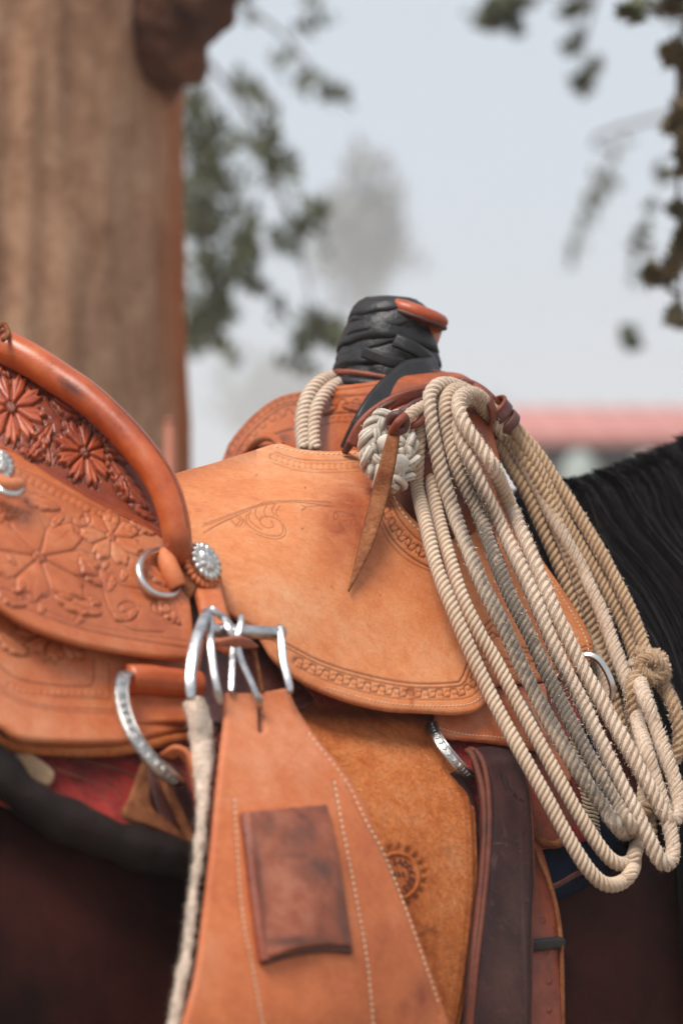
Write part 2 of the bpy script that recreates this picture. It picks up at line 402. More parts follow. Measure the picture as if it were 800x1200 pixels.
def leather(name, base, dark, light, rough=.55, blotch=9., contrast=.5, grain=.25, ink=(.09, .022, .008), stain=(.10, .03, .015),
            speck=.0, coat=0., rawhide=0., spec=.4):
    m, t, b = new_mat(name); tc = nd(t, 'ShaderNodeTexCoord').outputs['Object']
    n1 = noise_(t, tc, blotch, 5, .62, .4); n2 = noise_(t, tc, blotch*7, 4, .65)
    s = mth(t, 'ADD', mth(t, 'MULTIPLY', n1, .62), mth(t, 'MULTIPLY', n2, .38))
    k = .5*(1-contrast)*.36
    r = ramp(t, s, [(.30+k, dark), (.50, base), (.70-k, light)]); col = r.outputs[0]
    mp = nd(t, 'ShaderNodeMapping'); mp.inputs['Scale'].default_value = (1, 1, 1); t.links.new(tc, mp.inputs[0])
    sp = noise_(t, tc, 230., 6, .75, 1.2)
    if speck > 0:
        rs = ramp(t, sp, [(.36, (1, 1, 1)), (.50, (0, 0, 0))]); col = mixc(t, mth(t, 'MULTIPLY', rs.outputs[0], speck), col, dark)
        s3 = noise_(t, tc, 60., 5, .7, 2.0); r3 = ramp(t, s3, [(.36, (1, 1, 1)), (.47, (0, 0, 0))])
        col = mixc(t, mth(t, 'MULTIPLY', r3.outputs[0], speck*.8), col, dark)
    at = nd(t, 'ShaderNodeAttribute', attribute_name='stain'); 
    sn = noise_(t, tc, 70., 5, .7, .8)
    sf = mth(t, 'MULTIPLY', at.outputs['Fac'], mth(t, 'ADD', mth(t, 'MULTIPLY', sn, 1.5), .25)); 
    cl = nd(t, 'ShaderNodeClamp'); t.links.new(sf, cl.inputs[0])
    col = mixc(t, cl.outputs[0], col, stain)
    ai = nd(t, 'ShaderNodeAttribute', attribute_name='ink')
    col = mixc(t, ai.outputs['Fac'], col, ink)
    fn = noise_(t, tc, 520., 3, .6); scr = nd(t, 'ShaderNodeMapping'); scr.inputs['Rotation'].default_value = (.3, .5, .7); scr.inputs['Scale'].default_value = (40, 260, 260); t.links.new(tc, scr.inputs[0])
    sn2 = noise_(t, scr.outputs[0], 1., 4, .7, .6)
    br = mth(t, 'ADD', mth(t, 'ADD', mth(t, 'MULTIPLY', fn, .34), mth(t, 'MULTIPLY', sp, .34)), mth(t, 'MULTIPLY', sn2, .30)); br = mth(t, 'ADD', br, .51)
    hs = nd(t, 'ShaderNodeHueSaturation'); t.links.new(br, hs.inputs['Value']); t.links.new(col, hs.inputs['Color']); col = hs.outputs[0]
    t.links.new(col, b.inputs['Base Color'])
    rr = mth(t, 'ADD', mth(t, 'MULTIPLY', n2, .3), rough-.15); t.links.new(rr, b.inputs['Roughness'])
    b.inputs['Specular IOR Level'].default_value = spec
    b.inputs['Coat Weight'].default_value = coat; b.inputs['Coat Roughness'].default_value = .25
    b.inputs['Coat Tint'].default_value = (1, .9, .8, 1)
    vo = nd(t, 'ShaderNodeTexVoronoi'); vo.inputs['Scale'].default_value = 620; t.links.new(tc, vo.inputs['Vector'])
    wr = noise_(t, tc, 26., 5, .65, .6)
    hh = mth(t, 'ADD', mth(t, 'ADD', mth(t, 'MULTIPLY', vo.outputs['Distance'], .12), mth(t, 'MULTIPLY', sp, .55+rawhide)), mth(t, 'MULTIPLY', wr, 1.1))
    bu = nd(t, 'ShaderNodeBump'); bu.inputs['Strength'].default_value = min(1, grain*1.9); bu.inputs['Distance'].default_value = .0024
    t.links.new(hh, bu.inputs['Height']); t.links.new(bu.outputs[0], b.inputs['Normal'])
    return m
def plain(name, col, rough=.6, metal=0., var=.2, scale=30., bump=.1, dist=.001, spec=.5, col2=None, sheen=0.):
    m, t, b = new_mat(name); tc = nd(t, 'ShaderNodeTexCoord').outputs['Object']; n = noise_(t, tc, scale, 5, .65)
    c2 = col2 or tuple(c*(1-var) for c in col); c1 = tuple(min(1, c*(1+var)) for c in col)
    r = ramp(t, n, [(.32, c2), (.68, c1)]); t.links.new(r.outputs[0], b.inputs['Base Color'])
    b.inputs['Metallic'].default_value = metal; b.inputs['Specular IOR Level'].default_value = spec
    t.links.new(mth(t, 'ADD', mth(t, 'MULTIPLY', n, .3), rough-.15), b.inputs['Roughness'])
    if sheen: b.inputs['Sheen Weight'].default_value = sheen; b.inputs['Sheen Roughness'].default_value = .5
    n3 = noise_(t, tc, scale*5, 4, .6)
    bu = nd(t, 'ShaderNodeBump'); bu.inputs['Strength'].default_value = bump; bu.inputs['Distance'].default_value = dist
    t.links.new(mth(t, 'ADD', n, n3), bu.inputs['Height']); t.links.new(bu.outputs[0], b.inputs['Normal'])
    return m
def rope_mat(name, base, dirt_shade, amount=.35, fz=.0):
    m, t, b = new_mat(name); tc = nd(t, 'ShaderNodeTexCoord'); uv = tc.outputs['UV']; ob = tc.outputs['Object']
    mp = nd(t, 'ShaderNodeMapping'); mp.inputs['Scale'].default_value = (90, 7, 1); t.links.new(uv, mp.inputs[0])
    fib = noise_(t, mp.outputs[0], 1.0, 4, .6, .3)
    n1 = noise_(t, ob, 22., 5, .7); n2 = noise_(t, ob, 420., 4, .7)
    c = mixc(t, mth(t, 'MULTIPLY', fib, .55), base, tuple(x*.62 for x in base))
    r = ramp(t, n1, [(.40, (0, 0, 0)), (.62, (1, 1, 1))]); c = mixc(t, mth(t, 'MULTIPLY', r.outputs[0], amount), c, dirt_shade)
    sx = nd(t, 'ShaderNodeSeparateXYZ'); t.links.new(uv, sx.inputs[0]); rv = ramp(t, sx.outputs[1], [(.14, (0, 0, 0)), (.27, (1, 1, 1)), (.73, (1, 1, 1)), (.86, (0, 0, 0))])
    c = mixc(t, mth(t, 'MULTIPLY', rv.outputs[0], .50), c, tuple(x*.55 for x in dirt_shade))  # inner strand sides darkened, crevice shade put into the colour
    r2 = ramp(t, n2, [(.30, (1, 1, 1)), (.45, (0, 0, 0))]); c = mixc(t, mth(t, 'MULTIPLY', r2.outputs[0], .3+amount*.6), c, tuple(x*.5 for x in dirt_shade))
    at = nd(t, 'ShaderNodeAttribute', attribute_name='stain'); n4 = noise_(t, ob, 150., 5, .7); cl = nd(t, 'ShaderNodeClamp')
    t.links.new(mth(t, 'MULTIPLY', at.outputs['Fac'], mth(t, 'SUBTRACT', mth(t, 'MULTIPLY', n4, 3.0), .40)), cl.inputs[0]); c = mixc(t, cl.outputs[0], c, (.15, .12, .095))
    t.links.new(c, b.inputs['Base Color']); b.inputs['Roughness'].default_value = .85; b.inputs['Specular IOR Level'].default_value = .2
    b.inputs['Sheen Weight'].default_value = .25
    bu = nd(t, 'ShaderNodeBump'); bu.inputs['Strength'].default_value = .55; bu.inputs['Distance'].default_value = .0009
    t.links.new(mth(t, 'ADD', mth(t, 'MULTIPLY', fib, 1.), mth(t, 'MULTIPLY', n2, .7)), bu.inputs['Height']); t.links.new(bu.outputs[0], b.inputs['Normal'])
    return m
M = {}
M['tan'] = leather('tan_smooth_leather', (.60, .215, .080), (.50, .125, .030), (.64, .31, .16), .6, 8., .95, .16, ink=(.13, .035, .012), stain=(.25, .045, .009), speck=.28)
M['roughout'] = leather('roughout_leather', (.66, .200, .058), (.40, .085, .020), (.70, .28, .12), .8, 11., .8, .5, speck=.42, rawhide=.7, spec=.15, ink=(.2, .04, .01))
M['carved'] = leather('carved_leather', (.50, .128, .038), (.32, .058, .014), (.58, .24, .115), .46, 8., .9, .16, ink=(.17, .035, .012), stain=(.50, .13, .03), spec=.55, coat=.12)
M['cantle'] = leather('dark_carved_leather', (.36, .055, .010), (.19, .022, .005), (.46, .090, .022), .4, 12., .6, .15, ink=(.045, .008, .004), coat=.2, spec=.5)
M['binding'] = leather('polished_binding_leather', (.46, .085, .014), (.30, .042, .006), (.54, .17, .055), .34, 6., .6, .12, stain=(.10, .018, .01), coat=.35, spec=.5)
M['swell'] = leather('swell_leather', (.42, .090, .018), (.22, .036, .008), (.50, .15, .045), .4, 12., .7, .2, ink=(.06, .012, .005), stain=(.09, .02, .012), coat=.2)
M['cinch'] = leather('cinch_leather', (.56, .162, .058), (.40, .090, .026), (.64, .26, .14), .6, 6., .9, .16, stain=(.22, .035, .02), spec=.35, speck=.08)
M['patch'] = leather('grimy_patch_leather', (.30, .078, .036), (.075, .024, .016), (.44, .17, .10), .5, 13., 1., .2, stain=(.06, .03, .022), spec=.45)
M['latigo'] = leather('dark_latigo_leather', (.030, .0085, .008), (.012, .004, .005), (.060, .018, .015), .52, 10., .7, .25, spec=.28, ink=(.012, .006, .006), stain=(.16, .08, .06))
M['redbrown'] = leather('red_brown_leather', (.20, .038, .014), (.09, .015, .008), (.28, .065, .025), .42, 14., .8, .25, spec=.5, stain=(.02, .01, .01))
M['maroon'] = leather('dark_string_leather', (.085, .022, .016), (.04, .010, .009), (.15, .045, .03), .42, 25., .7, .25, spec=.5)
M['thong'] = leather('suede_thong_leather', (.28, .095, .036), (.18, .055, .020), (.36, .15, .065), .75, 30., .6, .5, speck=.25, rawhide=.5, spec=.2)
M['rubber'] = plain('black_rubber', (.015, .014, .015), .42, 0, .4, 60., .5, .0012, .4)
M['silver'] = plain('tarnished_silver', (.62, .59, .56), .32, 1., .12, 60., .12, .0004)
M['steel'] = plain('polished_steel', (.52, .51, .51), .30, 1., .25, 90., .25, .0004)
M['engraved'] = plain('engraved_dull_silver', (.52, .50, .48), .34, 1., .45, 260., .5, .0007)
M['thread'] = plain('waxed_thread', (.66, .52, .36), .7, 0, .2, 200., .1)
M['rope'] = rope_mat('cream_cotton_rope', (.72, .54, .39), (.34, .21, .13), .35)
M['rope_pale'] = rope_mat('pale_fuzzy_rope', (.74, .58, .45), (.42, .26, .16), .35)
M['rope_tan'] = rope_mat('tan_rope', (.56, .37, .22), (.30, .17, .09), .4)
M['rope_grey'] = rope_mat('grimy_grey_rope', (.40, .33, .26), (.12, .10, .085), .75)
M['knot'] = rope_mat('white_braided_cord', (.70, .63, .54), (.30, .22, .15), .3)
M['fuzz'] = plain('rope_fuzz', (.66, .50, .37), .9, 0, .2, 60., 0.)
M['fuzzgrey'] = plain('grimy_fuzz', (.34, .28, .22), .9, 0, .3, 60., 0.)
M['fleece'] = plain('matted_fleece', (.60, .47, .37), .95, 0, .3, 55., .9, .003, .1, sheen=.3)
M['redwool'] = plain('red_wool', (.26, .016, .010), .9, 0, .6, 40., .8, .002, .1, sheen=.3)
M['navywool'] = plain('navy_wool', (.006, .009, .022), .9, 0, .3, 60., .6, .002, .1)
M['blackfelt'] = plain('black_felt', (.016, .0095, .008), .6, 0, .5, 16., .7, .003, .12, col2=(.005, .004, .004))
M['coat'] = plain('bay_horse_coat', (.034, .0078, .0055), .65, 0, .4, 13., .5, .002, .10, col2=(.009, .0026, .0022))
M['mane'] = plain('black_mane_hair', (.0045, .0028, .0033), .5, 0, .6, 90., .0, .001, .09)
M['carddark'] = plain('dark_lining', (.012, .009, .009), .8, 0, .2, 40.)

# ================================================================== HORSE
def Hw(l, c, z):
    "horse frame: forward, towards the viewer's side, height above the eye level"
    return np.array([X0+l*HX+c*HY, Y0+l*HY-c*HX, CAMZ+z])
horse = thing('horse', 'dark bay horse with a black mane, saddled, facing right and away', 'horse', tuple(Hw(-.3, 0, -CAMZ)))
def loft(rings, n=28):
    V = []; 
    for (l, c, z, hw, hh, tl) in rings:      # tl = how far the ring's top leans forward
        for k in range(n):
            a = 2*math.pi*k/n; sx, cz = math.sin(a), math.cos(a)
            sx = math.copysign(abs(sx)**.85, sx); cz = math.copysign(abs(cz)**.95, cz)
            V.append(Hw(l+cz*tl, c+hw*sx, z+hh*cz))
    V = np.array(V); m = len(rings); i = np.arange(m-1)[:, None]*n; j = np.arange(n)[None]; k = (j+1) % n
    Q = np.stack([i+j, i+k, i+n+k, i+n+j], -1).reshape(-1, 4)
    c0 = V[:n].mean(0); c1 = V[-n:].mean(0); V = np.concatenate([V, [c0, c1]]); jj = np.arange(n)
    T = np.concatenate([np.stack([np.full(n, m*n), (jj+1) % n, jj], -1), np.stack([np.full(n, m*n+1), (m-1)*n+jj, (m-1)*n+(jj+1) % n], -1)])
    return V, Q, T
def interp_rings(r, k=4): return cr([tuple(q) for q in r], k)
BODY = [(-1.22, 0, -.28, .05, .10, 0), (-1.14, 0, -.27, .17, .21, 0), (-.98, 0, -.27, .255, .27, 0), (-.75, 0, -.31, .27, .29, 0), (-.5, 0, -.36, .272, .31, 0),
        (-.2, 0, -.385, .272, .325, 0), (.05, 0, -.39, .262, .345, 0), (.22, 0, -.37, .22, .36, 0), (.36, 0, -.33, .16, .29, 0), (.45, 0, -.30, .09, .19, 0)]
NECK = [(.02, 0, -.34, .12, .27, -.1), (.14, 0, -.265, .125, .25, -.10), (.27, 0, -.22, .115, .225, -.12), (.42, 0, -.155, .095, .19, -.13), (.58, 0, -.06, .08, .165, -.12), (.74, 0, .08, .07, .14, -.11), (.87, 0, .20, .06, .12, -.08)]
HEAD = [(.82, 0, .22, .05, .08, 0), (.90, 0, .22, .085, .115, .03), (1.01, 0, .15, .09, .12, .06), (1.11, 0, .04, .07, .09, .06), (1.22, 0, -.09, .055, .065, .05), (1.29, 0, -.17, .055, .055, .04), (1.32, 0, -.21, .03, .03, .02)]
ac = Acc()
for r in (BODY, NECK, HEAD): ac.add(*loft(interp_rings(r)))
for (l, c) in ((.26, .13), (.26, -.13)):
    ac.add(*loft([(l, c, -.42, .09, .12, 0), (l+.01, c, -.62, .06, .075, 0), (l, c, -.92, .045, .05, 0), (l, c, -1.0, .05, .052, 0), (l, c, -1.06, .034, .036, 0), (l, c, -1.32, .03, .033, 0), (l+.01, c, -1.37, .04, .042, 0), (l+.04, c, -1.44, .045, .05, 0), (l+.05, c, -1.52, .06, .03, 0)], 14))
for (l, c) in ((-.98, .14), (-.98, -.14)):
    ac.add(*loft([(l, c, -.38, .11, .16, 0), (l+.06, c, -.62, .09, .13, 0), (l-.02, c, -.85, .055, .07, 0), (l-.1, c, -.98, .045, .055, 0), (l-.08, c, -1.1, .035, .04, 0), (l-.05, c, -1.34, .033, .037, 0), (l-.03, c, -1.44, .045, .05, 0), (l-.01, c, -1.52, .06, .03, 0)], 14))
for c in (.05, -.05):
    ac.add(*loft([(.86, c, .28, .03, .02, 0), (.87, c, .33, .032, .02, 0), (.88, c, .38, .02, .014, 0), (.885, c, .42, .005, .004, 0)], 10))
body = ac.build('body', M['coat'], horse)
rm = body.modifiers.new('r', 'REMESH'); rm.mode = 'VOXEL'; rm.voxel_size = .013; rm.use_smooth_shade = True
smo = body.modifiers.new('s', 'SMOOTH'); smo.factor = .6; smo.iterations = 14
dg = bpy.context.evaluated_depsgraph_get(); me2 = bpy.data.meshes.new_from_object(body.evaluated_get(dg)); body.modifiers.clear(); body.data = me2
if not me2.materials: me2.materials.append(M['coat'])
# neck cross-sections for the mane to lie on
nk = interp_rings(NECK, 12)
def neck_at(l):
    tops = nk[:, 0]+nk[:, 5]; i = np.interp(l, tops, np.arange(len(nk))); g = lambda k: np.interp(i, np.arange(len(nk)), nk[:, k])
    return g(2), g(3), g(4)
from mathutils.bvhtree import BVHTree
_bm = body.data; _vs = [v.co + body.parent.location for v in _bm.vertices]
_bvh = BVHTree.FromPolygons(_vs, [tuple(p_.vertices) for p_ in _bm.polygons])
GL = np.linspace(-.1, 1.0, 90); GZ = np.linspace(-.8, .4, 100); GC = np.zeros((90, 100))
for a_, l_ in enumerate(GL):
    for b_, z_ in enumerate(GZ):
        h_ = _bvh.ray_cast(Vector(Hw(l_, .7, z_)), Vector((-HY, HX, 0)), .7); GC[a_, b_] = .7-h_[3] if h_[0] is not None else 0.
def surf_c(l, z):
    x = np.clip((l+.1)/1.1*89, 0, 88.99); y = np.clip((z+.8)/1.2*99, 0, 98.99); i = int(x); j = int(y); u = x-i; v = y-j
    return GC[i, j]*(1-u)*(1-v)+GC[i+1, j]*u*(1-v)+GC[i, j+1]*(1-u)*v+GC[i+1, j+1]*u*v
def strands(name, n, l0, l1, length, wid, seed, mat, lift=.006, spread=1.):
    rg = np.random.default_rng(seed); V = []; Q = []
    clump = rg.random(260); cl = l0+(l1-l0)*clump; coff = rg.normal(0, .005, 260); clen = .8+.4*rg.random(260)
    k0 = 0; NS = 15
    for s in range(n):
        l = l0+(l1-l0)*rg.random(); ci = int(np.argmin(np.abs(cl-l))); zc, hw, hh = neck_at(l)
        L = length*clen[ci]*(.6+.5*rg.random()); ph = rg.random()*6; lf = lift+.005*rg.random()*spread+ .0035*math.sin(ci*3.1)**2
        wv = wid*(.6+.8*rg.random()); pts = []
        for q in range(NS):
            u = q/(NS-1); dist = u*L; ang = min(dist/max(hh, .05)*.92, 1.6)
            ang = min(ang, 1.55); z = zc+hh*math.cos(ang)-(max(0, dist-.92*0-hh*1.68))
            ll = l+(cl[ci]-l)*.55*u+coff[ci]*u+.0015*math.sin(ph+dist*20)-.085*u
            c = max(hw*math.sin(ang), surf_c(ll, z))+lf*(1+.6*u)
            if q == 0: c = rg.normal(0, .006); z += .004
            pts.append(Hw(ll, c, z+lf*(1-u)))
        pts = np.array(pts); t = np.gradient(pts, axis=0); wd = np.cross(t, np.array([HY, -HX, .4])+rg.normal(0, .35, 3)); wd /= np.linalg.norm(wd, axis=1)[:, None]
        ww = wv*np.linspace(1, .25, NS)[:, None]
        V.append(np.stack([pts-wd*ww, pts+wd*ww], 1).reshape(-1, 3))
        i = k0+np.arange(NS-1)*2; Q.append(np.stack([i, i+1, i+3, i+2], -1)); k0 += NS*2
    return mesh_np(name, np.concatenate(V), np.concatenate(Q), None, mat, horse, True)
mane = strands('mane', 12000, .125, .84, .58, .0006, 3, M['mane'], .003); kind(mane, 'stuff')
tl = Acc()
for k in range(160):
    a = RNG.random()*6.28; rr = .03*RNG.random()
    q = np.array([Hw(-1.2-.05*t-.02*t*math.cos(a), rr*math.sin(a)*(1+t), -.12-.95*t*t-.1*t+rr*math.cos(a)) for t in np.linspace(0, 1, 9)])
    tl.tube(q, np.linspace(.006, .002, 9), 5)
kind(tl.build('tail', M['mane'], horse), 'stuff')

# ================================================================== SADDLE BLANKETS (separate things under the saddle)
blanket = thing('saddle_blanket', 'red wool saddle blanket with whipstitched edge showing below the saddle skirt', 'saddle blanket', S(300, 900, -.01))
def wool(F):
    F.h += .0006*np.sin(F.x*1.3+.6*np.sin(F.y*.2))*np.sin(F.y*1.1)
yb = on_side([(-30, 860, -.012), (200, 900, -.012), (400, 900, -.016), (690, 900, -.012), (690, 980, -.012), (690, 700, -.03), (-30, 700, -.02)])
sheet('wool_panel', [(-60, 780), (-60, 780), (0, 760), (200, 800), (400, 760), (640, 760), (676, 830), (684, 900), (692, 960), (694, 985), (694, 985), (600, 1000), (420, 1010), (240, 1000), (120, 985), (20, 950), (-60, 915), (-60, 915)], yb, .006, M['redwool'], blanket, 2.5, fld=wool)
fr = Acc()
for k in range(26):
    py = 868+k*4.6; px = np.interp(py, [868, 900, 940, 990], [674, 681, 688, 694]); fr.tube(np.array([S(px-7, py-3, -.008), S(px-1, py, -.002), S(px+5, py+1, -.001), S(px+10, py+3, -.009)]), .0011, 6)
kind(fr.build('whipstitch', M['thread'], blanket), 'stuff')
sheet('fleece_patch', [(14, 886), (30, 880), (44, 888), (60, 900), (64, 910), (56, 922), (40, 916), (24, 904)], on_side([(20, 890, -.004), (60, 920, -.003), (40, 900, -.002)]), .005, M['rope_tan'], blanket, 2.)
for q_ in ([(60, 900), (110, 918), (170, 940)], [(70, 885), (130, 900), (175, 918)]): tube('woven_stripe', spath([(a_, b_, -.0075) for a_, b_ in q_], 0, .004), .0016, M['redbrown'], blanket, 6)
pad = thing('saddle_pad', 'black felt saddle pad with rolled edge behind the saddle', 'saddle pad', S(100, 960, -.01))
pe = spath([(-90, 800), (-40, 862), (0, 904), (30, 932), (70, 958), (115, 978), (160, 992), (205, 1004), (250, 1012), (330, 1020), (420, 1020)], .002, .004)
pp = np.linspace(0, 1, len(pe)); an = Acc(); V, Q, T = tube_arrays(pe, 0.0118*(1+.06*np.sin(pp*40)+.04*np.sin(pp*93)), 24); V = V+np.array([[mnoise.noise(Vector(v*40)), 0, mnoise.noise(Vector(v*40+Vector((9, 0, 0))))] for v in V])*.0018; an.add(V, Q, T); an.build('rolled_edge', M['blackfelt'], pad)
sheet('felt_panel', [(-90, 780), (-90, 780), (100, 820), (300, 800), (560, 800), (690, 860), (716, 930), (735, 1000), (735, 1010), (735, 1010), (640, 1060), (500, 1060), (420, 1040), (300, 1020), (200, 1000), (100, 965), (30, 925), (-90, 800)], on_side([(-50, 850, -.018), (300, 900, -.022), (700, 950, -.016), (700, 800, -.03), (300, 1030, -.012), (600, 1050, -.016)]), .005, M['navywool'], pad, 3., label='navy felt panel lying on the coat')

# ================================================================== SADDLE
saddle = thing('western_saddle', 'tan western roping saddle with floral carved cantle on the dark bay horse', 'saddle', S(300, 700, -.05))
# ---- saddle tree core (solid inside, closes gaps under the leather)
core = Acc()
def coreloft(rs):
    V = []; n = 20
    for (l, c, z, hw, hh) in rs:
        for k in range(n):
            a = 2*math.pi*k/n; V.append(Hw(l, c+hw*math.sin(a), z+hh*math.cos(a)))
    V = np.array(V); m = len(rs); i = np.arange(m-1)[:, None]*n; j = np.arange(n)[None]; k = (j+1) % n
    Q = np.stack([i+j, i+k, i+n+k, i+n+j], -1).reshape(-1, 4); return V, Q
core.add(*coreloft([(-.42, 0, -.10, .01, .01), (-.40, 0, -.09, .11, .07), (-.30, 0, -.10, .13, .10), (-.15, 0, -.09, .10, .09), (-.02, 0, -.06, .08, .10), (.02, 0, -.06, .05, .08), (.03, 0, -.06, .005, .01)]))
core.build('saddle_tree', M['carddark'], saddle)

# ---- fender (rough-out), with the maker's stamp
yf = on_side([(340, 800, -.018), (520, 850, -.016), (550, 960, -.004), (430, 950, .012), (540, 1190, -.006), (420, 1190, .010), (330, 1190, .002), (380, 830, -.018)])
SCX, SCY = 462, 1028
def f_fender(F):
    r = np.hypot(F.x-SCX, (F.y-SCY)*.95); th = np.arctan2(F.y-SCY, F.x-SCX)
    ring = np.exp(-((r-25)/1.5)**2); F.h += .0009*ring
    for q in (21.8, 28.4): g = np.exp(-((r-q)/1.1)**2); F.h -= .0007*g; F.ink = np.maximum(F.ink, .55*g)
    k = (th*19/(2*np.pi)) % 1-.5; a = k*2*np.pi/19*33.; g = np.clip(1.3-np.hypot(a, (r-32.2)*.95)/4.2, 0, 1); F.h -= .0009*g; F.ink = np.maximum(F.ink, .85*g)
    g = ((r > 12) & (r < 21)); F.ink = np.maximum(F.ink, .10*g)
    for (cx, cy, rx, ry, v, ro) in ((485, 1098, 26, 3, .5, -.5), (470, 1150, 18, 3, .45, -.7), (500, 1090, 14, 3, .5, .4), (532, 905, 10, 4, .4, .8), (480, 870, 30, 3, .25, .2), (440, 860, 18, 2, .3, .6), (520, 1000, 10, 5, .3, 1.)):
        F.spot(cx, cy, rx, ry, v, ro)
    F.stain = np.maximum(F.stain, .55*np.exp(-(F.d/7)**2)*(F.x > 470)); F.stain = np.maximum(F.stain, .7*np.exp(-((F.y-(838+.03*(F.x-400)))/10)**2))  # dark band below the jockey edge: its shadow put into the fender's colour
    F.groove([(514, 850), (534, 900), (548, 935), (552, 985), (552, 1060), (540, 1160), (530, 1205)], 1.2, .0006, .5)
    F.groove([(506, 850), (527, 903), (541, 938), (545, 987), (545, 1060), (534, 1150), (525, 1205)], .8, .0003, .25)
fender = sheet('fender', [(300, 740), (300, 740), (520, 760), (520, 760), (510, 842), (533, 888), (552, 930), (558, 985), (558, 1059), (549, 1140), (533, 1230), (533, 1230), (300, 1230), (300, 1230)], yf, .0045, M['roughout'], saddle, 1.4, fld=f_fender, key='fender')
# letters of the stamp
def letters(txt, place, size, mat, parent, name='stamp_letter'):
    for ch, (pos, nrm, up) in zip(txt, place):
        cu = bpy.data.curves.new('c', 'FONT'); cu.body = ch; cu.size = size; cu.align_x = 'CENTER'; cu.align_y = 'CENTER'; cu.extrude = .00025; cu.bevel_depth = .00018; cu.resolution_u = 3
        ob = bpy.data.objects.new('t', cu); C.objects.link(ob); dg = bpy.context.evaluated_depsgraph_get(); dg.update()
        me = bpy.data.meshes.new_from_object(ob.evaluated_get(dg)); bpy.data.objects.remove(ob)
        if not me.vertices: continue
        co = np.empty(len(me.vertices)*3); me.vertices.foreach_get('co', co); co = co.reshape(-1, 3)
        nn = np.array(nrm); uu = np.array(up)-nn*np.dot(up, nn); uu /= np.linalg.norm(uu); rt = np.cross(uu, nn)
        co = np.array(pos)+co[:, :1]*rt+co[:, 1:2]*uu+co[:, 2:3]*nn-wpos(parent)
        me.vertices.foreach_set('co', co.ravel()); me.update(); me.materials.clear(); link(name, me, mat, parent)
M['edge'] = leather('burnished_edge', (.11, .026, .013), (.05, .012, .007), (.16, .045, .024), .6, 14., .8, .25, spec=.3)
M['stampink'] = plain('stamp_dye', (.10, .018, .008), .7, 0, .3, 300., .3)
pl = []
for k, ch in enumerate('SADDLERS'):
    a = R(-100+k*22.5); q = (SCX+16.5*math.cos(a), SCY+16.5*math.sin(a)); p, n = surf(yf, .0045, *q, .0)
    p2, _ = surf(yf, .0045, SCX+20*math.cos(a), SCY+20*math.sin(a), -.0002); pl.append((p, n, p2-p))
letters('SADDLERS', pl, .0064, M['stampink'], fender)
p, n = surf(yf, .0045, SCX+2, SCY-2, .0); q2, _ = surf(yf, .0045, SCX+7, SCY-2, .0); q3, _ = surf(yf, .0045, SCX-3, SCY-2, .0)
letters('888', [(q3, n, (0, 0, 1)), (p, n, (0, 0, 1)), (q2, n, (0, 0, 1))], .0045, M['stampink'], fender)

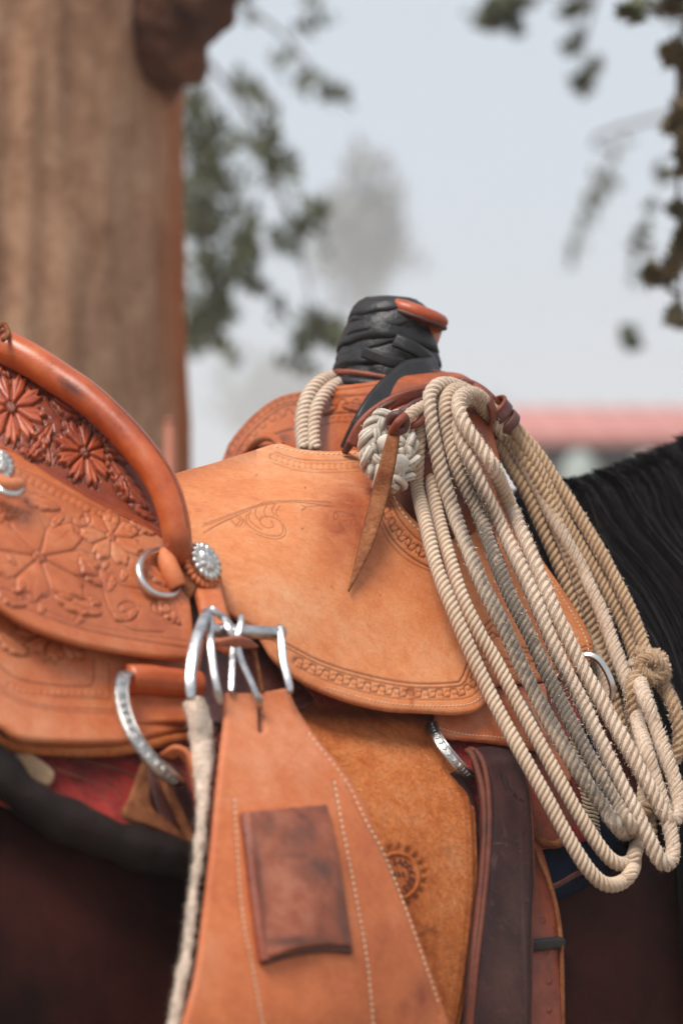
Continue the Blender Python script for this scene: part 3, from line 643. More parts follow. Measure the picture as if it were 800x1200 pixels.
# ---- seat jockey: the big smooth piece
ys = on_side([(200, 560, -.055), (330, 522, -.060), (440, 530, -.020), (470, 570, .012), (300, 640, .0), (450, 680, .006), (230, 690, .004), (340, 790, .020), (480, 830, .022), (560, 830, .018),
              (640, 790, .000), (690, 750, -.012), (600, 640, -.004), (560, 600, .0), (380, 560, -.02), (500, 760, .008)])
def f_seat(F):
    F.groove([(322, 533), (350, 541), (385, 543), (425, 541), (452, 540)], .9, .0004, .55)
    F.beads([(318, 538), (350, 548), (385, 550), (425, 548), (448, 546)], 7., 3.2, .0005, .35)
    F.groove([(318, 545), (350, 555), (385, 557), (425, 555), (446, 553)], .8, .0003, .4)
    ln = [(225, 690), (250, 712), (285, 730), (335, 757), (377, 778), (430, 794), (482, 803), (530, 802), (538, 797), (543, 786), (549, 770), (556, 752), (566, 735), (578, 724)]
    F.groove(ln, 1.1, .0007, .85); F.groove([(x+(4 if x > 535 else 0), y+5) for x, y in ln], 1.0, .0006, .75)
    F.wave([(345, 776), (377, 791), (419, 804), (460, 813), (500, 815), (536, 813), (549, 806), (556, 792), (562, 775), (572, 752), (586, 738)], 4.6, 17., 1.25, .0008, .8, 4.)
    F.wave([(345, 776), (377, 791), (419, 804), (460, 813), (500, 815), (536, 813), (549, 806), (556, 792), (562, 775), (572, 752), (586, 738)], 2.2, 17., 1.0, .0005, .5, 4., 2.3)
    F.groove([(345, 783), (377, 799), (419, 812), (460, 820.5), (500, 822.5), (540, 821), (556, 813), (565, 797), (571, 780)], .9, .0005, .6)
    F.groove([(590, 762), (620, 767), (660, 770), (690, 762)], 1.0, .0006, .8); F.wave([(585, 778), (620, 781), (660, 783), (690, 776)], 4.2, 16., 1.2, .0007, .8, 4.)
    F.groove([(588, 757), (620, 762), (660, 765), (690, 757)], 1.0, .0006, .8)
    # tooled band round the swell cut-out
    F.wave([(450, 596), (462, 622), (482, 642), (505, 655), (530, 662)], 4.8, 15., 1.4, .0009, .9, 3.)
    F.wave([(450, 596), (462, 622), (482, 642), (505, 655), (530, 662)], 3.5, 15., 1.1, .0006, .7, 3., 2.4)
    F.groove([(456, 590), (468, 612), (486, 632), (508, 645), (530, 650)], 1., .0006, .85)
    F.groove([(443, 600), (455, 629), (477, 652), (503, 667), (530, 674)], 1.1, .0008, .95)
    F.groove([(440, 606), (452, 634), (474, 657), (503, 672), (530, 679)], .8, .0004, .7)
    F.groove([(462, 566), (474, 592), (490, 613), (510, 628), (530, 636)], .8, .0004, .5)
    # scroll
    c = [((236, 621), (262, 611), (290, 600), (312, 592), (345, 590), (388, 592)), ((238, 618), (270, 606), (300, 596), (330, 592), (360, 593), (392, 597)), ((238, 628), (256, 618), (285, 604), (305, 596), (322, 593)),
         ((244, 624), (262, 614), (290, 602)), ((289, 606), (288, 613), (292, 620), (303, 627), (316, 631), (328, 630), (331, 622), (327, 614), (318, 609), (308, 609), (304, 614), (308, 620), (315, 622), (320, 619), (317, 614)),
         ((293, 602), (291, 611), (297, 618), (306, 624)), ((300, 598), (299, 607), (305, 614)), ((312, 595), (309, 603), (313, 610)), ((322, 594), (318, 601), (321, 607)), ((328, 596), (323, 603), (325, 609)),
         ((270, 612), (276, 618), (281, 613), (277, 609)), ((284, 611), (288, 618)), ((352, 595), (358, 598), (353, 602), (357, 598), (372, 596), (388, 597)), ((392, 602), (396, 608), (391, 612), (392, 604), (402, 603), (418, 608)), ((300, 629), (310, 633), (322, 635), (331, 632), (334, 625), (331, 617)),
         ((278, 607), (284, 612), (281, 619), (274, 618))]
    for q in c: F.groove(q, .6, .00045, .62)
    # wear: oil-darkened leather beneath the strings
    F.spot(412, 608, 40, 48, 1., .35); F.spot(438, 575, 30, 34, 1.); F.spot(395, 645, 16, 26, .5); F.spot(460, 560, 18, 20, .5)
    F.stain = np.maximum(F.stain, .28*np.exp(-(F.d/10)**2)*(F.y > 690)); F.stain = np.maximum(F.stain, .5*np.exp(-(F.d/13)**2)*(F.x < 300))
    F.spot(245, 700, 22, 12, .8, .6); F.spot(480, 800+26, 3, 10, .7); F.spot(478, 812, 8, 4, .9)
    for (cx, cy, r) in ((353, 623, 1.6), (357, 575, 1.3), (300, 560, 1.), (386, 690, 1.), (540, 690, 1.2), (443, 700, .9)): F.spot(cx, cy, r, r, 1.)
    for k in range(26):
        a = random.uniform(210, 360); b = random.uniform(560, 700); l = random.uniform(4, 14); F.groove([(a, b), (a+l, b+random.uniform(-3, 3))], .5, .00015, random.uniform(.08, .25), False)
seat = sheet('seat_jockey', [(188, 566), (205, 556), (245, 545), (290, 531), (325, 521), (350, 527), (385, 530), (425, 528), (446, 526), (446, 526), (450, 545), (457, 568), (468, 590), (485, 610), (505, 624), (530, 632), (552, 625), (562, 600), (556, 575), (562, 570), (585, 600), (612, 628),
    (640, 665), (668, 706), (688, 740), (694, 764), (684, 782), (655, 794), (620, 801), (588, 803), (576, 812), (567, 826), (556, 835), (530, 838), (500, 836), (451, 833), (398, 820), (351, 799), (320, 774), (300, 745), (270, 722), (245, 705), (222, 690), (205, 650)],
    ys, .0046, M['tan'], saddle, 1.05, fld=f_seat, edge=4.5, key='seat')
stitches('stitching', ys, .0046, [(380, 808), (419, 820), (460, 828), (500, 830), (540, 829), (558, 822), (567, 808), (573, 797)], M['thread'], saddle, 4.4, .62, .00034)
stitches('stitching', ys, .0046, [(457, 578), (467, 600), (484, 620), (504, 634), (528, 642)], M['thread'], saddle, 6.6, .68, .00062)
stitches('stitching', ys, .0046, [(322, 527), (350, 533), (385, 536), (425, 534), (448, 532)], M['thread'], saddle, 6.0, .66, .00052)
stitches('stitching', ys, .0046, [(592, 792), (630, 790), (662, 785), (684, 771), (683, 750), (662, 712), (634, 670)], M['thread'], saddle, 5.0, .62, .0004)

# ---- swell / fork
yw = absY([(265, 539, .19), (330, 480, .16), (320, 530, .13), (390, 460, .085), (395, 525, .055), (450, 470, .035), (450, 540, .015), (490, 520, -.015), (520, 600, -.012), (540, 480, .035), (590, 470, .085), (590, 600, .03), (640, 640, .05), (500, 455, .05), (560, 560, .012)])
def f_swell(F):
    for dd in (7., 16.): g = np.exp(-((F.d-dd)/1.0)**2)*(F.x < 460); F.h -= .0006*g; F.ink = np.maximum(F.ink, .7*g)
    F.beads([(272, 532), (281, 513), (300, 494), (326, 475), (352, 468), (392, 461)], 9., 4.4, .0009, .55)
    F.wave([(286, 530), (300, 510), (325, 491), (352, 482)], 3.2, 14., 1.1, .0007, .6)
    F.groove([(300, 535), (312, 519), (330, 509), (352, 504)], 1.2, .0009, .8)
    F.wave([(368, 478), (392, 474), (420, 474), (446, 478)], 3.4, 16., 1.1, .0007, .7, 2.); F.groove([(372, 492), (395, 486), (425, 486), (450, 492)], 1.2, .0008, .8); F.groove([(372, 470), (400, 466), (430, 466), (455, 470)], 1., .0005, .6)
    F.beads([(374, 500), (396, 494), (420, 494)], 7., 3.2, .0006, .5)
    F.leaf((372, 486), (398, 478), 5); F.leaf((430, 484), (404, 478), 5)
    F.groove([(420, 520), (440, 490), (470, 468), (500, 458)], 1.4, .0008, .9); F.groove([(428, 526), (448, 500), (474, 480), (500, 470)], 1.2, .0006, .7)
    F.spot(520, 560, 55, 90, .9); F.spot(500, 470, 50, 18, .8); F.spot(335, 516, 10, 6, .7)
sheet('swell', [(264, 545), (265, 530), (273, 514), (296, 488), (324, 467), (351, 459), (392, 453), (436, 448), (483, 440), (530, 437), (552, 446), (564, 462), (575, 500), (587, 550), (600, 600), (616, 640), (620, 670), (560, 675), (500, 660), (440, 620), (380, 560), (300, 560)], yw, .006, M['swell'], saddle, 1.2, fld=f_swell, edge=8)
# rolled lip on the far side of the swell and a curled edge
tube('swell_lip', path3([(330, 523, .10), (322, 514, .115), (308, 513, .13), (296, 521, .15), (286, 533, .16), (270, 545, .17)], .002), [.0032]*1, M['swell'], saddle, 10)
strap('swell_edge_binding', path3([(412, 522, .0), (425, 498, .0), (448, 478, .005), (478, 464, .012), (508, 458, .02), (535, 450, .03), (562, 458, .05), (584, 478, .062)], .002), (0, 0, 1), .010, .003, M['redbrown'], saddle)

# ---- horn: neck, cap and its rubber wrap
def HP(px, py, Y=.13): return np.array(P(px, py, Y))
hb, ht = HP(452, 470), HP(458, 349); ax = ht-hb; HL = np.linalg.norm(ax); ax /= HL
hu = np.cross(ax, [0, 1, 0]); hu /= np.linalg.norm(hu); hv = np.cross(ax, hu)
sH = (.13-CY)*K
prof = [(0, 64), (.12, 64), (.25, 62), (.45, 57), (.62, 52), (.80, 46), (.92, 39), (.985, 29), (1.0, 12)]
def hr(t): return float(np.interp(t, [a for a, _ in prof], [b for _, b in prof]))*sH
def lathe(base, axis, u, v, prof_, name, mat, parent, n=40, wob=0.):
    V = []
    for (t, r) in prof_:
        for k in range(n):
            a = 2*math.pi*k/n; rr = r*(1+wob*math.sin(3*a+t*40)+wob*.6*math.sin(5*a-t*70)); V.append(base+axis*t+rr*(math.cos(a)*u+math.sin(a)*v))
    V = np.array(V); m = len(prof_); i = np.arange(m-1)[:, None]*n; j = np.arange(n)[None]; k = (j+1) % n
    Q = np.stack([i+j, i+k, i+n+k, i+n+j], -1).reshape(-1, 4); V = np.concatenate([V, [base+axis*prof_[0][0], base+axis*prof_[-1][0]]]); jj = np.arange(n)
    T = np.concatenate([np.stack([np.full(n, m*n), (jj+1) % n, jj], -1), np.stack([np.full(n, m*n+1), (m-1)*n+jj, (m-1)*n+(jj+1) % n], -1)])
    return mesh_np(name, V, Q, T, mat, parent)
horn = lathe(hb, ax, hu, hv, [(t*HL, r*sH*.95) for t, r in prof], 'horn', M['rubber'], saddle, 48, .012)
# cap: a thick slanted disc, only its right lip clear of the wrap
cc = HP(487, 367, .122); cax = np.array([.33, -.04, .94]); cax /= np.linalg.norm(cax); cu_ = np.cross(cax, [0, 1, 0]); cu_ /= np.linalg.norm(cu_); cv_ = np.cross(cax, cu_)
lathe(cc, cax, cu_, cv_, [(-.0062, .016), (-.006, .021), (-.004, .0245), (0, .0256), (.003, .0248), (.0052, .022), (.0062, .016), (.0066, .006)], 'horn_cap', M['cantle'], saddle, 48)
tube('horn_cap_rim', np.array([cc-cax*.0035+.0242*(math.cos(a)*cu_+math.sin(a)*cv_) for a in np.linspace(0, 2*math.pi, 60)]), .0020, M['maroon'], saddle, 8)
tube('horn_neck', np.array([HP(478, 440), HP(486, 400), HP(494, 378)]), .017, M['binding'], saddle, 20)
rg = random.Random(11)
NB = 14
for b in range(NB):
    t0 = .10+.80*b/(NB-1); tilt = .085+.045*math.sin(b*1.9)+rg.uniform(-.02, .02); ph = 2.3+.8*math.sin(b*1.3); wd = rg.uniform(21, 36)*sH
    pts = []; n = 90; m = 6; lay = .0014+.0007*(b % 3); V = []
    for k in range(n+1):
        a = 2*math.pi*k/n; tt = t0+tilt*math.cos(a-ph)+.012*math.sin(4*a+b)
        for q in range(m):
            s = q/(m-1)-.5; t = tt+s*wd/HL*(1+.18*math.sin(2*a+b*2)+.05*math.sin(9*a+b)); t = min(max(t, .02), .995)
            crv = math.sqrt(max(0, 1-(2*s)**2)); r = hr(t)*.955+lay+.0009*crv-.0026*(s+.5)+.0004*math.sin(5*a+b+3*s)+.00025*math.sin(13*a+b*3+9*s)
            V.append(hb+ax*t*HL+r*(math.cos(a)*hu+math.sin(a)*hv))
    i = np.arange(n)[:, None]*m; j = np.arange(m-1)[None]; Q = np.stack([i+j, i+j+1, i+m+j+1, i+m+j], -1).reshape(-1, 4)
    o = mesh_np('wrap_band', np.array(V), Q, None, M['rubber'], horn)
    md = o.modifiers.new('t', 'SOLIDIFY'); md.thickness = .0011; md.offset = -1
# torn flap of rubber
strap('torn_wrap_flap', path3([(424, 412, .088), (440, 418, .080), (458, 424, .078), (474, 426, .082)], .002), (0, 0, 1), [.009]*1, .0015, M['rubber'], horn)
strap('wrap_twist', path3([(462, 398, .085), (476, 404, .083), (490, 412, .086), (503, 422, .095), (510, 432, .11)], .002), (.3, .2, 1), .011, .0022, M['rubber'], horn)
# the rubber strip's free tail over the swell
strap('wrap_tail', path3([(512, 428, .095), (500, 432, .076), (484, 436, .066), (468, 446, .052), (452, 458, .035), (438, 472, .020), (425, 490, .010), (414, 508, .012), (404, 526, .026)], .002), [[.2, -.3, -.9], [.6, -.1, -.7], [.85, -.1, -.45]], [.014, .021, .017, .012, .008], .0016, M['rubber'], horn)
for (pts, r_, m_) in (([(393, 436, .10), (410, 436, .085), (432, 439, .077), (455, 443, .075), (470, 441, .078)], .0024, 'redbrown'),
                      ([(388, 452, .095), (405, 455, .078), (432, 458, .068), (462, 456, .066), (490, 446, .070), (510, 438, .085)], .0030, 'maroon'),
                      ([(393, 444, .10), (412, 447, .083), (436, 450, .074), (462, 450, .073)], .0036, 'rubber'),
                      ([(496, 436, .080), (508, 438, .085), (520, 440, .095)], .0032, 'redbrown'),
                      ([(404, 530, .02), (418, 505, .008), (440, 482, .004), (470, 466, .012), (505, 452, .03)], .0026, 'maroon'),
                      ([(470, 484, -.03), (484, 474, -.024), (500, 470, -.012), (512, 480, -.01)], .0028, 'maroon'),
                      ([(474, 500, -.03), (488, 497, -.03), (500, 485, -.02)], .0026, 'redbrown'),
                      ([(484, 575, -.014), (492, 600, -.012), (508, 640, -.012), (522, 650, -.01)], .003, 'maroon'),
                      ([(496, 540, -.016), (503, 580, -.016), (515, 620, -.016), (530, 648, -.014)], .0026, 'redbrown'),
                      ([(548, 560, 0.), (562, 580, 0.), (580, 640, 0.), (600, 690, .0)], .0026, 'redbrown')):
    tube('horn_cord' if pts[0][1] < 470 else 'latigo_string', path3(pts, .002), r_, M[m_], saddle, 10)

# ---- cantle: carved back, rolled binding
yc = absY([(-30, 400, -.14), (0, 415, -.150), (0, 525, -.205), (110, 485, -.163), (118, 592, -.198), (196, 630, -.190), (160, 560, -.178)])
def f_cant(F):
    bgm = np.clip((F.d-5)/3, 0, 1); F.h -= .0010*bgm; F.ink = np.maximum(F.ink, .45*bgm)
    mott = (np.sin(F.x*2.1)*np.sin(F.y*2.3)); F.h += .00018*mott*bgm
    F.flower(13, 481, 40, 9, .2, 1., 1.08, .12, .0030, .9, .17); F.flower(98, 533, 36, 9, .5, 1., 1.05, .25, .0030, .9, .17)
    F.leaf((58, 470), (98, 492), 9, .0024); F.leaf((30, 545), (60, 500), 9, .0024); F.leaf((22, 528), (52, 540), 7, .0022); F.leaf((122, 535), (172, 600), 11, .0024, lobes=5); F.leaf((140, 560), (148, 590), 6, .002)
    F.leaf((118, 515), (150, 545), 8, .0024); F.leaf((-20, 425), (14, 445), 8, .002); F.leaf((50, 515), (58, 548), 6, .002); F.leaf((150, 590), (182, 612), 5, .002)
    g = np.exp(-((F.d-4.5)/1.1)**2); F.h -= .0007*g; F.ink = np.maximum(F.ink, .7*g)
sheet('cantle_back', [(-40, 392), (-40, 392), (0, 412), (34, 428), (68, 448), (102, 468), (136, 500), (165, 535), (188, 575), (200, 612), (204, 640), (204, 640), (180, 628), (160, 616), (118, 597), (67, 568), (20, 537), (-10, 524), (-40, 512), (-40, 512)], yc, .006, M['cantle'], saddle, 1.0, fld=f_cant, edge=5)
bp = path3([(-70, 372, -.130), (-34, 388, -.145), (0, 404, -.158), (34, 421, -.166), (68, 443, -.172), (102, 466, -.179), (136, 497, -.187), (167, 532, -.195), (190, 567, -.201), (203, 603, -.206), (209, 640, -.207), (211, 665, -.19)], .0022)
m_ = len(bp); tt = np.linspace(0, 1, m_); brad = np.interp(tt, [0, .2, .5, .8, .93, 1], [.0112, .0112, .0104, .0098, .0088, .007])
_, e1, e2 = frames(bp); nb = 24; a = np.arange(nb)*2*np.pi/nb
V, Q, T = tube_arrays(bp, brad, nb)
arc = np.repeat(tt, nb); st = np.zeros(len(V)); pxv = V[:, 0]/((V[:, 1]-CY)*K)+400; pyv = 600-(V[:, 2]-CAMZ)/((V[:, 1]-CY)*K)
for (cx, cy, rx, ry, v, ro) in ((84, 455, 17, 7, 1., .6), (74, 447, 8, 6, .9, .5), (113, 484, 3, 3, .9, 0), (60, 430, 5, 3, .5, .4), (205, 640, 30, 18, .45, 0), (160, 500, 60, 4, .35, .85)):
    c, s_ = math.cos(ro), math.sin(ro); x = (pxv-cx)*c+(pyv-cy)*s_; y = -(pxv-cx)*s_+(pyv-cy)*c; st = np.maximum(st, v*np.exp(-((x/rx)**2+(y/ry)**2)))
mesh_np('cantle_binding', V, Q, T, M['binding'], saddle, True, {'stain': st, 'ink': st*0})
tube('binding_seam', bp[:-6]+np.array([.0062, -.0045, .0068]), .0007, M['redbrown'], saddle, 6)
tube('binding_tie', path3([(-6, 388, -.172), (4, 380, -.165), (10, 390, -.170), (4, 398, -.182)], .001), .0018, M['thong'], saddle, 8)

# ---- rear jockey and skirt (floral carved)
yr = on_side([(-30, 520, .045), (-30, 700, .045), (60, 600, .035), (60, 740, .040), (200, 650, .020), (215, 765, .027), (130, 690, .026)])
def f_rear(F):
    F.flower(44, 656, 62, 7, .5, 1.15, .86, .28, .0014, .5, .12, .05)
    F.flower(128, 632, 36, 7, .2, 1.05, .9, .3, .0012, .5, .16, .05)
    for a_, b_, w_ in (((60, 700), (118, 722), 10), ((-10, 600), (24, 604), 8), ((90, 655), (118, 690), 9), ((165, 660), (198, 690), 8), ((150, 610), (180, 630), 6), ((20, 582), (70, 600), 8), ((180, 700), (210, 735), 7), ((-5, 695), (30, 712), 9)):
        F.leaf(a_, b_, w_, .0014, .45)
    for q in (spiral(145, 717, 3, 19, 1.15, 1.2, sy=.8), spiral(190, 715, 2, 15, 1.1, 3., sy=.8), spiral(96, 612, 2, 13, 1.1, 2.6, sy=.8), spiral(25, 725-20, 2, 12, 1., 0, sy=.7)): F.groove(q, 1.3, .0010, .55)
    F.groove([(120, 668), (140, 688), (170, 694), (200, 700), (212, 712)], 1.2, .0008, .5); F.groove([(110, 650), (118, 690), (128, 720), (150, 740), (190, 744)], 1.2, .0008, .5)
    rr_g = random.Random(5)
    for k in range(34):
        a_ = (rr_g.uniform(-20, 212), rr_g.uniform(585, 735)); an_ = rr_g.uniform(0, 6.28); l_ = rr_g.uniform(12, 22)
        if F.h[np.argmin((F.x-a_[0])**2+(F.y-a_[1])**2)] > .0003 or a_[1] < 560+a_[0]*.42: continue
        F.leaf(a_, (a_[0]+l_*math.cos(an_), a_[1]+l_*math.sin(an_)), rr_g.uniform(3.5, 6), .0009, .4, 3)
    bgm = np.clip((F.d-16)/3, 0, 1)*(F.h < .0001); F.h += .00016*np.sin(F.x*2.2)*np.sin(F.y*2.4)*bgm; F.ink = np.maximum(F.ink, .16*bgm)
    F.beads([(-20, 548), (20, 560), (67, 582), (118, 607), (160, 628)], 9., 4., .0006, .5); F.groove([(-20, 541), (20, 552), (67, 574), (118, 600), (165, 622)], 1., .0005, .6)
    F.groove([(-20, 690), (20, 712), (57, 728), (101, 742), (152, 752), (216, 762)], 1.2, .0006, .5); F.groove([(-20, 683), (20, 705), (57, 721), (101, 735), (152, 745), (216, 754)], .9, .0004, .35)
    F.stain = np.maximum(F.stain, .35*np.exp(-(F.d/6)**2)); F.spot(107, 710, 14, 8, .5, .4); F.spot(60, 640, 30, 20, .2)
    for (cx, cy) in ((57, 591), (102, 643), (84, 612)): F.spot(cx, cy, 4, 2, 1.)
    F.ink = F.ink*.85
sheet('rear_jockey', [(-50, 500), (-50, 500), (-10, 522), (20, 534), (67, 564), (118, 594), (169, 620), (200, 640), (214, 672), (223, 712), (226, 750), (224, 774), (224, 774), (190, 773), (152, 768), (101, 759), (57, 746), (20, 729), (-10, 707), (-50, 680), (-50, 680)], yr, .0050, M['carved'], saddle, 1.05, fld=f_rear, edge=5)
yk = on_side([(-30, 700, .024), (-30, 860, .028), (100, 760, .014), (100, 870, .016), (220, 780, .006), (220, 860, .008)])
def f_skirt(F):
    F.flower(62, 742, 36, 9, .1, 1.3, 1.0, .1, .0018, .6, .14)
    F.leaf((-6, 744), (30, 770), 10, .0014, .6)
    for k, o_ in enumerate((8, 14)): F.groove([(-30, 768+o_), (0, 800+o_), (30, 822+o_*.6), (80, 828+o_*.7), (150, 830+o_*.7)], 1.1, .0006, .5)
    F.groove([(-30, 762), (0, 786), (22, 800), (60, 806), (100, 807), (107, 800), (107, 775)], 1.2, .0008, .6); F.groove([(125, 780), (127, 820), (120, 822), (60, 820)], 1.2, .0006, .5)
    F.beads([(8, 806), (30, 813), (70, 815), (115, 815)], 8., 3.4, .0005, .35); F.stain = np.maximum(F.stain, .3*np.exp(-(F.d/7)**2)); F.ink *= .85
sheet('skirt', [(-50, 680), (-50, 680), (100, 730), (240, 750), (240, 750), (232, 800), (228, 855), (228, 855), (190, 862), (150, 871), (110, 873), (67, 872), (25, 868), (5, 856), (-15, 835), (-50, 800), (-50, 800)], yk, .0058, M['carved'], saddle, 1.1, fld=f_skirt, edge=5)
tube('skirt_lining', spath([(-20, 856), (10, 872), (60, 879), (130, 880), (175, 872), (228, 862)], .006, .003), .0035, M['roughout'], saddle, 10)
# lower skirt fold, polished roll through which the ring passes
tube('leather_roll', spath([(150, 796), (170, 796), (195, 799), (232, 803)], .024, .002), .0088, M['binding'], saddle, 20)
sheet('rigging_plate', [(150, 806), (190, 812), (240, 816), (240, 816), (240, 852), (240, 852), (200, 848), (165, 850), (152, 845)], on_side([(150, 800, .014), (240, 812, .018), (200, 850, .016)]), .0045, M['carved'], saddle, 2.)

# ---- flat engraved rigging ring, rear
def flat_ring(name, pts, wid, th, mat, parent, scales=0, off=.03, wdir=(.77, .64, 0)):
    p = spath(pts, off, .0015); o = strap(name, p, wdir, wid, th, mat, parent)
    return o, p
rr_, rp = flat_ring('rigging_ring', [(150, 789, .030), (145, 793, .036), (142, 806, .040), (143, 824, .042), (149, 846, .044), (160, 868, .044), (176, 890, .040), (193, 905, .032), (206, 914, .018), (213, 918, .006)], np.array([.004]+[.0105]*1).mean()*1.25, .0036, M['engraved'], saddle)
ra = Acc()
tg, e1, e2 = frames(rp)
for k in range(24, len(rp)-12, 4):
    t = tg[k]; wv = np.array([.77, .64, 0.]); wv -= t*wv.dot(t); wv /= np.linalg.norm(wv); nn = np.cross(t, wv); nn *= -1 if nn[1] > 0 else 1
    c = rp[k]+nn*.0022
    ra.tube(np.array([c-wv*.0022-t*.0014, c+nn*.0006, c+wv*.0022-t*.0014]), .0007, 5)
for sgn in (-1, 1):
    q = []
    for k in range(8, len(rp)-4):
        t = tg[k]; wv = np.array([.77, .64, 0.]); wv -= t*wv.dot(t); wv /= np.linalg.norm(wv); nn = np.cross(t, wv); nn *= -1 if nn[1] > 0 else 1; q.append(rp[k]+nn*.0020+wv*sgn*.0034)
    ra.tube(np.array(q), .0005, 5)
ra.build('engraving', M['silver'], rr_)

# ---- D-ring and its leather chape, conchos
a_ = np.linspace(R(-62), R(-298), 30); dr = []
tube('dee_ring', spath([(206, 650, .022), (196, 645, .026), (184, 645, .031), (171, 650, .034), (164, 660, .036), (163, 671, .036), (168, 684, .035), (178, 694, .033), (190, 698, .030), (202, 697, .027), (210, 690, .022), (212, 686, .016)], .03, .0012), .0023, M['silver'], saddle, 12)
tube('dee_ring_chape', spath([(193, 650, .028), (197, 662, .031), (203, 676, .031), (208, 688, .028)], .02, .002), .0062, M['cinch'], saddle, 16)
sheet('chape_strap', [(196, 647), (214, 640), (232, 650), (238, 668), (230, 690), (222, 702), (214, 696), (208, 676)], on_side([(196, 650, .026), (230, 650, .024), (215, 695, .024)]), .004, M['thong'], saddle, 1.5)
def rosette(name, px, py, off, rx, ry, rot, mat, parent, scal=18, dome=.003, ruff=.1, th=.003, nrm=(.5, -.82, .3), seed=0):
    n0 = np.array(nrm); n0 = n0/np.linalg.norm(n0); c = np.array(S(px, py, off)); s = float(side(px, py)-off-CY)*K
    up = np.array([0, 0, 1.])-n0*n0[2]; up /= np.linalg.norm(up); rt = np.cross(up, n0); rt *= 1 if rt[0] > 0 else -1
    na, nr = scal*6, 9; V = []
    for i in range(nr+1):
        t = i/nr
        for k in range(na):
            a = 2*math.pi*k/na; w_ = abs(math.cos(a*scal/2)); rr = t*(1-ruff+ruff*w_ if t > .8 else 1-ruff*.5)
            x = rr*rx*s*math.cos(a); y = rr*ry*s*math.sin(a); x, y = x*math.cos(rot)-y*math.sin(rot), x*math.sin(rot)+y*math.cos(rot)
            h = dome*(1-t*t)+(.0007*w_ if t > .65 else 0)+.0007*(abs(math.sin(a*4+t*3)))*math.sin(t*math.pi)-(.0012 if .55 < t < .68 else 0)
            V.append(c+rt*x+up*y+n0*(h+th/2))
    base = len(V)
    for k in range(na):
        a = 2*math.pi*k/na; rr = (1-ruff+ruff*abs(math.cos(a*scal/2)))*.98; x = rr*rx*s*math.cos(a); y = rr*ry*s*math.sin(a); x, y = x*math.cos(rot)-y*math.sin(rot), x*math.sin(rot)+y*math.cos(rot); V.append(c+rt*x+up*y-n0*th/2)
    Q = []; 
    for i in range(nr+1):
        for k in range(na): Q.append((i*na+k, i*na+(k+1) % na, (i+1)*na+(k+1) % na, (i+1)*na+k))
    return mesh_np(name, np.array(V), np.array(Q), None, mat, parent)
rosette('rosette', 236, 664, .034, 21.5, 29, .42, M['cinch'], saddle, 22, .001, .10, .0035, seed=1)
rosette('concho', 241, 659, .040, 18, 25.5, .42, M['silver'], saddle, 16, .0035, .10, .002)
rosette('rosette', -4, 548, .06, 23, 24, .3, M['cinch'], saddle, 20, .001, .1)
rosette('concho', -2, 546, .066, 20, 21, .3, M['silver'], saddle, 14, .004, .1, .002)
tube('concho_ring', spath([(-6, 560, .066), (0, 573, .070), (10, 579, .070), (22, 578, .068), (27, 570, .066), (24, 562, .062)], .06, .0012), .0022, M['silver'], saddle, 10)
tube('concho_chape', spath([(-8, 562, .068), (10, 568, .071), (24, 568, .068)], .06, .0015), .0045, M['cinch'], saddle, 12)

# ---- rear billet behind the buckle
strap('rear_billet', spath([(240, 660, .020), (244, 690, .026), (250, 715, .034), (258, 745, .040), (275, 758, .046)], .03, .002), (.77, .3, 0), [.0195]*1, .0042, M['carved'], saddle)
sheet('under_shade_plate', [(215, 700), (262, 712), (330, 775), (352, 800), (360, 830), (230, 850), (215, 790)], on_side([(215, 700, -.004), (350, 820, -.008), (230, 850, -.004)]), .004, M['maroon'], saddle, 3.)  # dark sheet: the shade behind the buckle put into its colour
# ---- front rigging: leather bar, rings
ybar = on_side([(500, 830, -.003), (620, 840, .002), (560, 880, .001)])
sheet('rigging_bar', [(505, 815), (505, 815), (640, 800), (640, 800), (640, 872), (630, 880), (605, 876), (570, 871), (540, 868), (518, 864), (510, 850)], ybar, .005, M['carved'], saddle, 1.6)
stitches('stitching', ybar, .005, [(512, 856), (540, 863), (575, 866), (606, 870), (628, 872)], M['thread'], saddle, 4.3, .62, .0004)
fr_, fp = flat_ring('rigging_ring', [(506, 846, -.012), (508, 856, .002), (514, 868, .010), (524, 882, .014), (536, 896, .012), (547, 906, .002), (552, 912, -.01)], .0072, .0026, M['engraved'], saddle, wdir=(.9, .3, .4))
ra = Acc(); tg, e1, e2 = frames(fp)
for k in range(6, len(fp)-8, 3):
    t = tg[k]; wv = np.array([.9, .3, .4]); wv -= t*wv.dot(t); wv /= np.linalg.norm(wv); nn = np.cross(t, wv); nn *= -1 if nn[1] > 0 else 1
    ra.tube(np.array([fp[k]+nn*.0015-wv*.0016-t*.001, fp[k]+nn*.0019, fp[k]+nn*.0015+wv*.0016-t*.001]), .0005, 5)
for sg in (-1, 1):
    q = []
    for k in range(2, len(fp)-2):
        t = tg[k]; wv = np.array([.9, .3, .4]); wv -= t*wv.dot(t); wv /= np.linalg.norm(wv); nn = np.cross(t, wv); nn *= -1 if nn[1] > 0 else 1; q.append(fp[k]+nn*.0013+wv*sg*.0030)
    ra.tube(np.array(q), .0007, 6)
ra.build('engraving', M['steel'], fr_)
strap('rigging_ring', spath([(606, 815, .0), (612, 824, .012), (620, 838, .016), (628, 854, .016), (632, 868, .008), (632, 880, -.006)], .0, .0015), (.9, .3, .3), .0062, .0026, M['steel'], saddle)
sheet('fleece_tag', [(606, 895), (612, 900), (618, 925), (619, 938), (612, 940), (608, 925)], on_side([(606, 895, .010), (618, 930, .010), (610, 940, .01)]), .003, M['fleece'], saddle, 1.5)
strap('breast_collar_ring', spath([(680, 768, .012), (692, 768, .02), (702, 774, .024), (711, 788, .024), (717, 805, .020), (716, 820, .01), (710, 828, -.004)], .0, .0015), (.8, .3, .5), .0052, .0028, M['silver'], saddle)

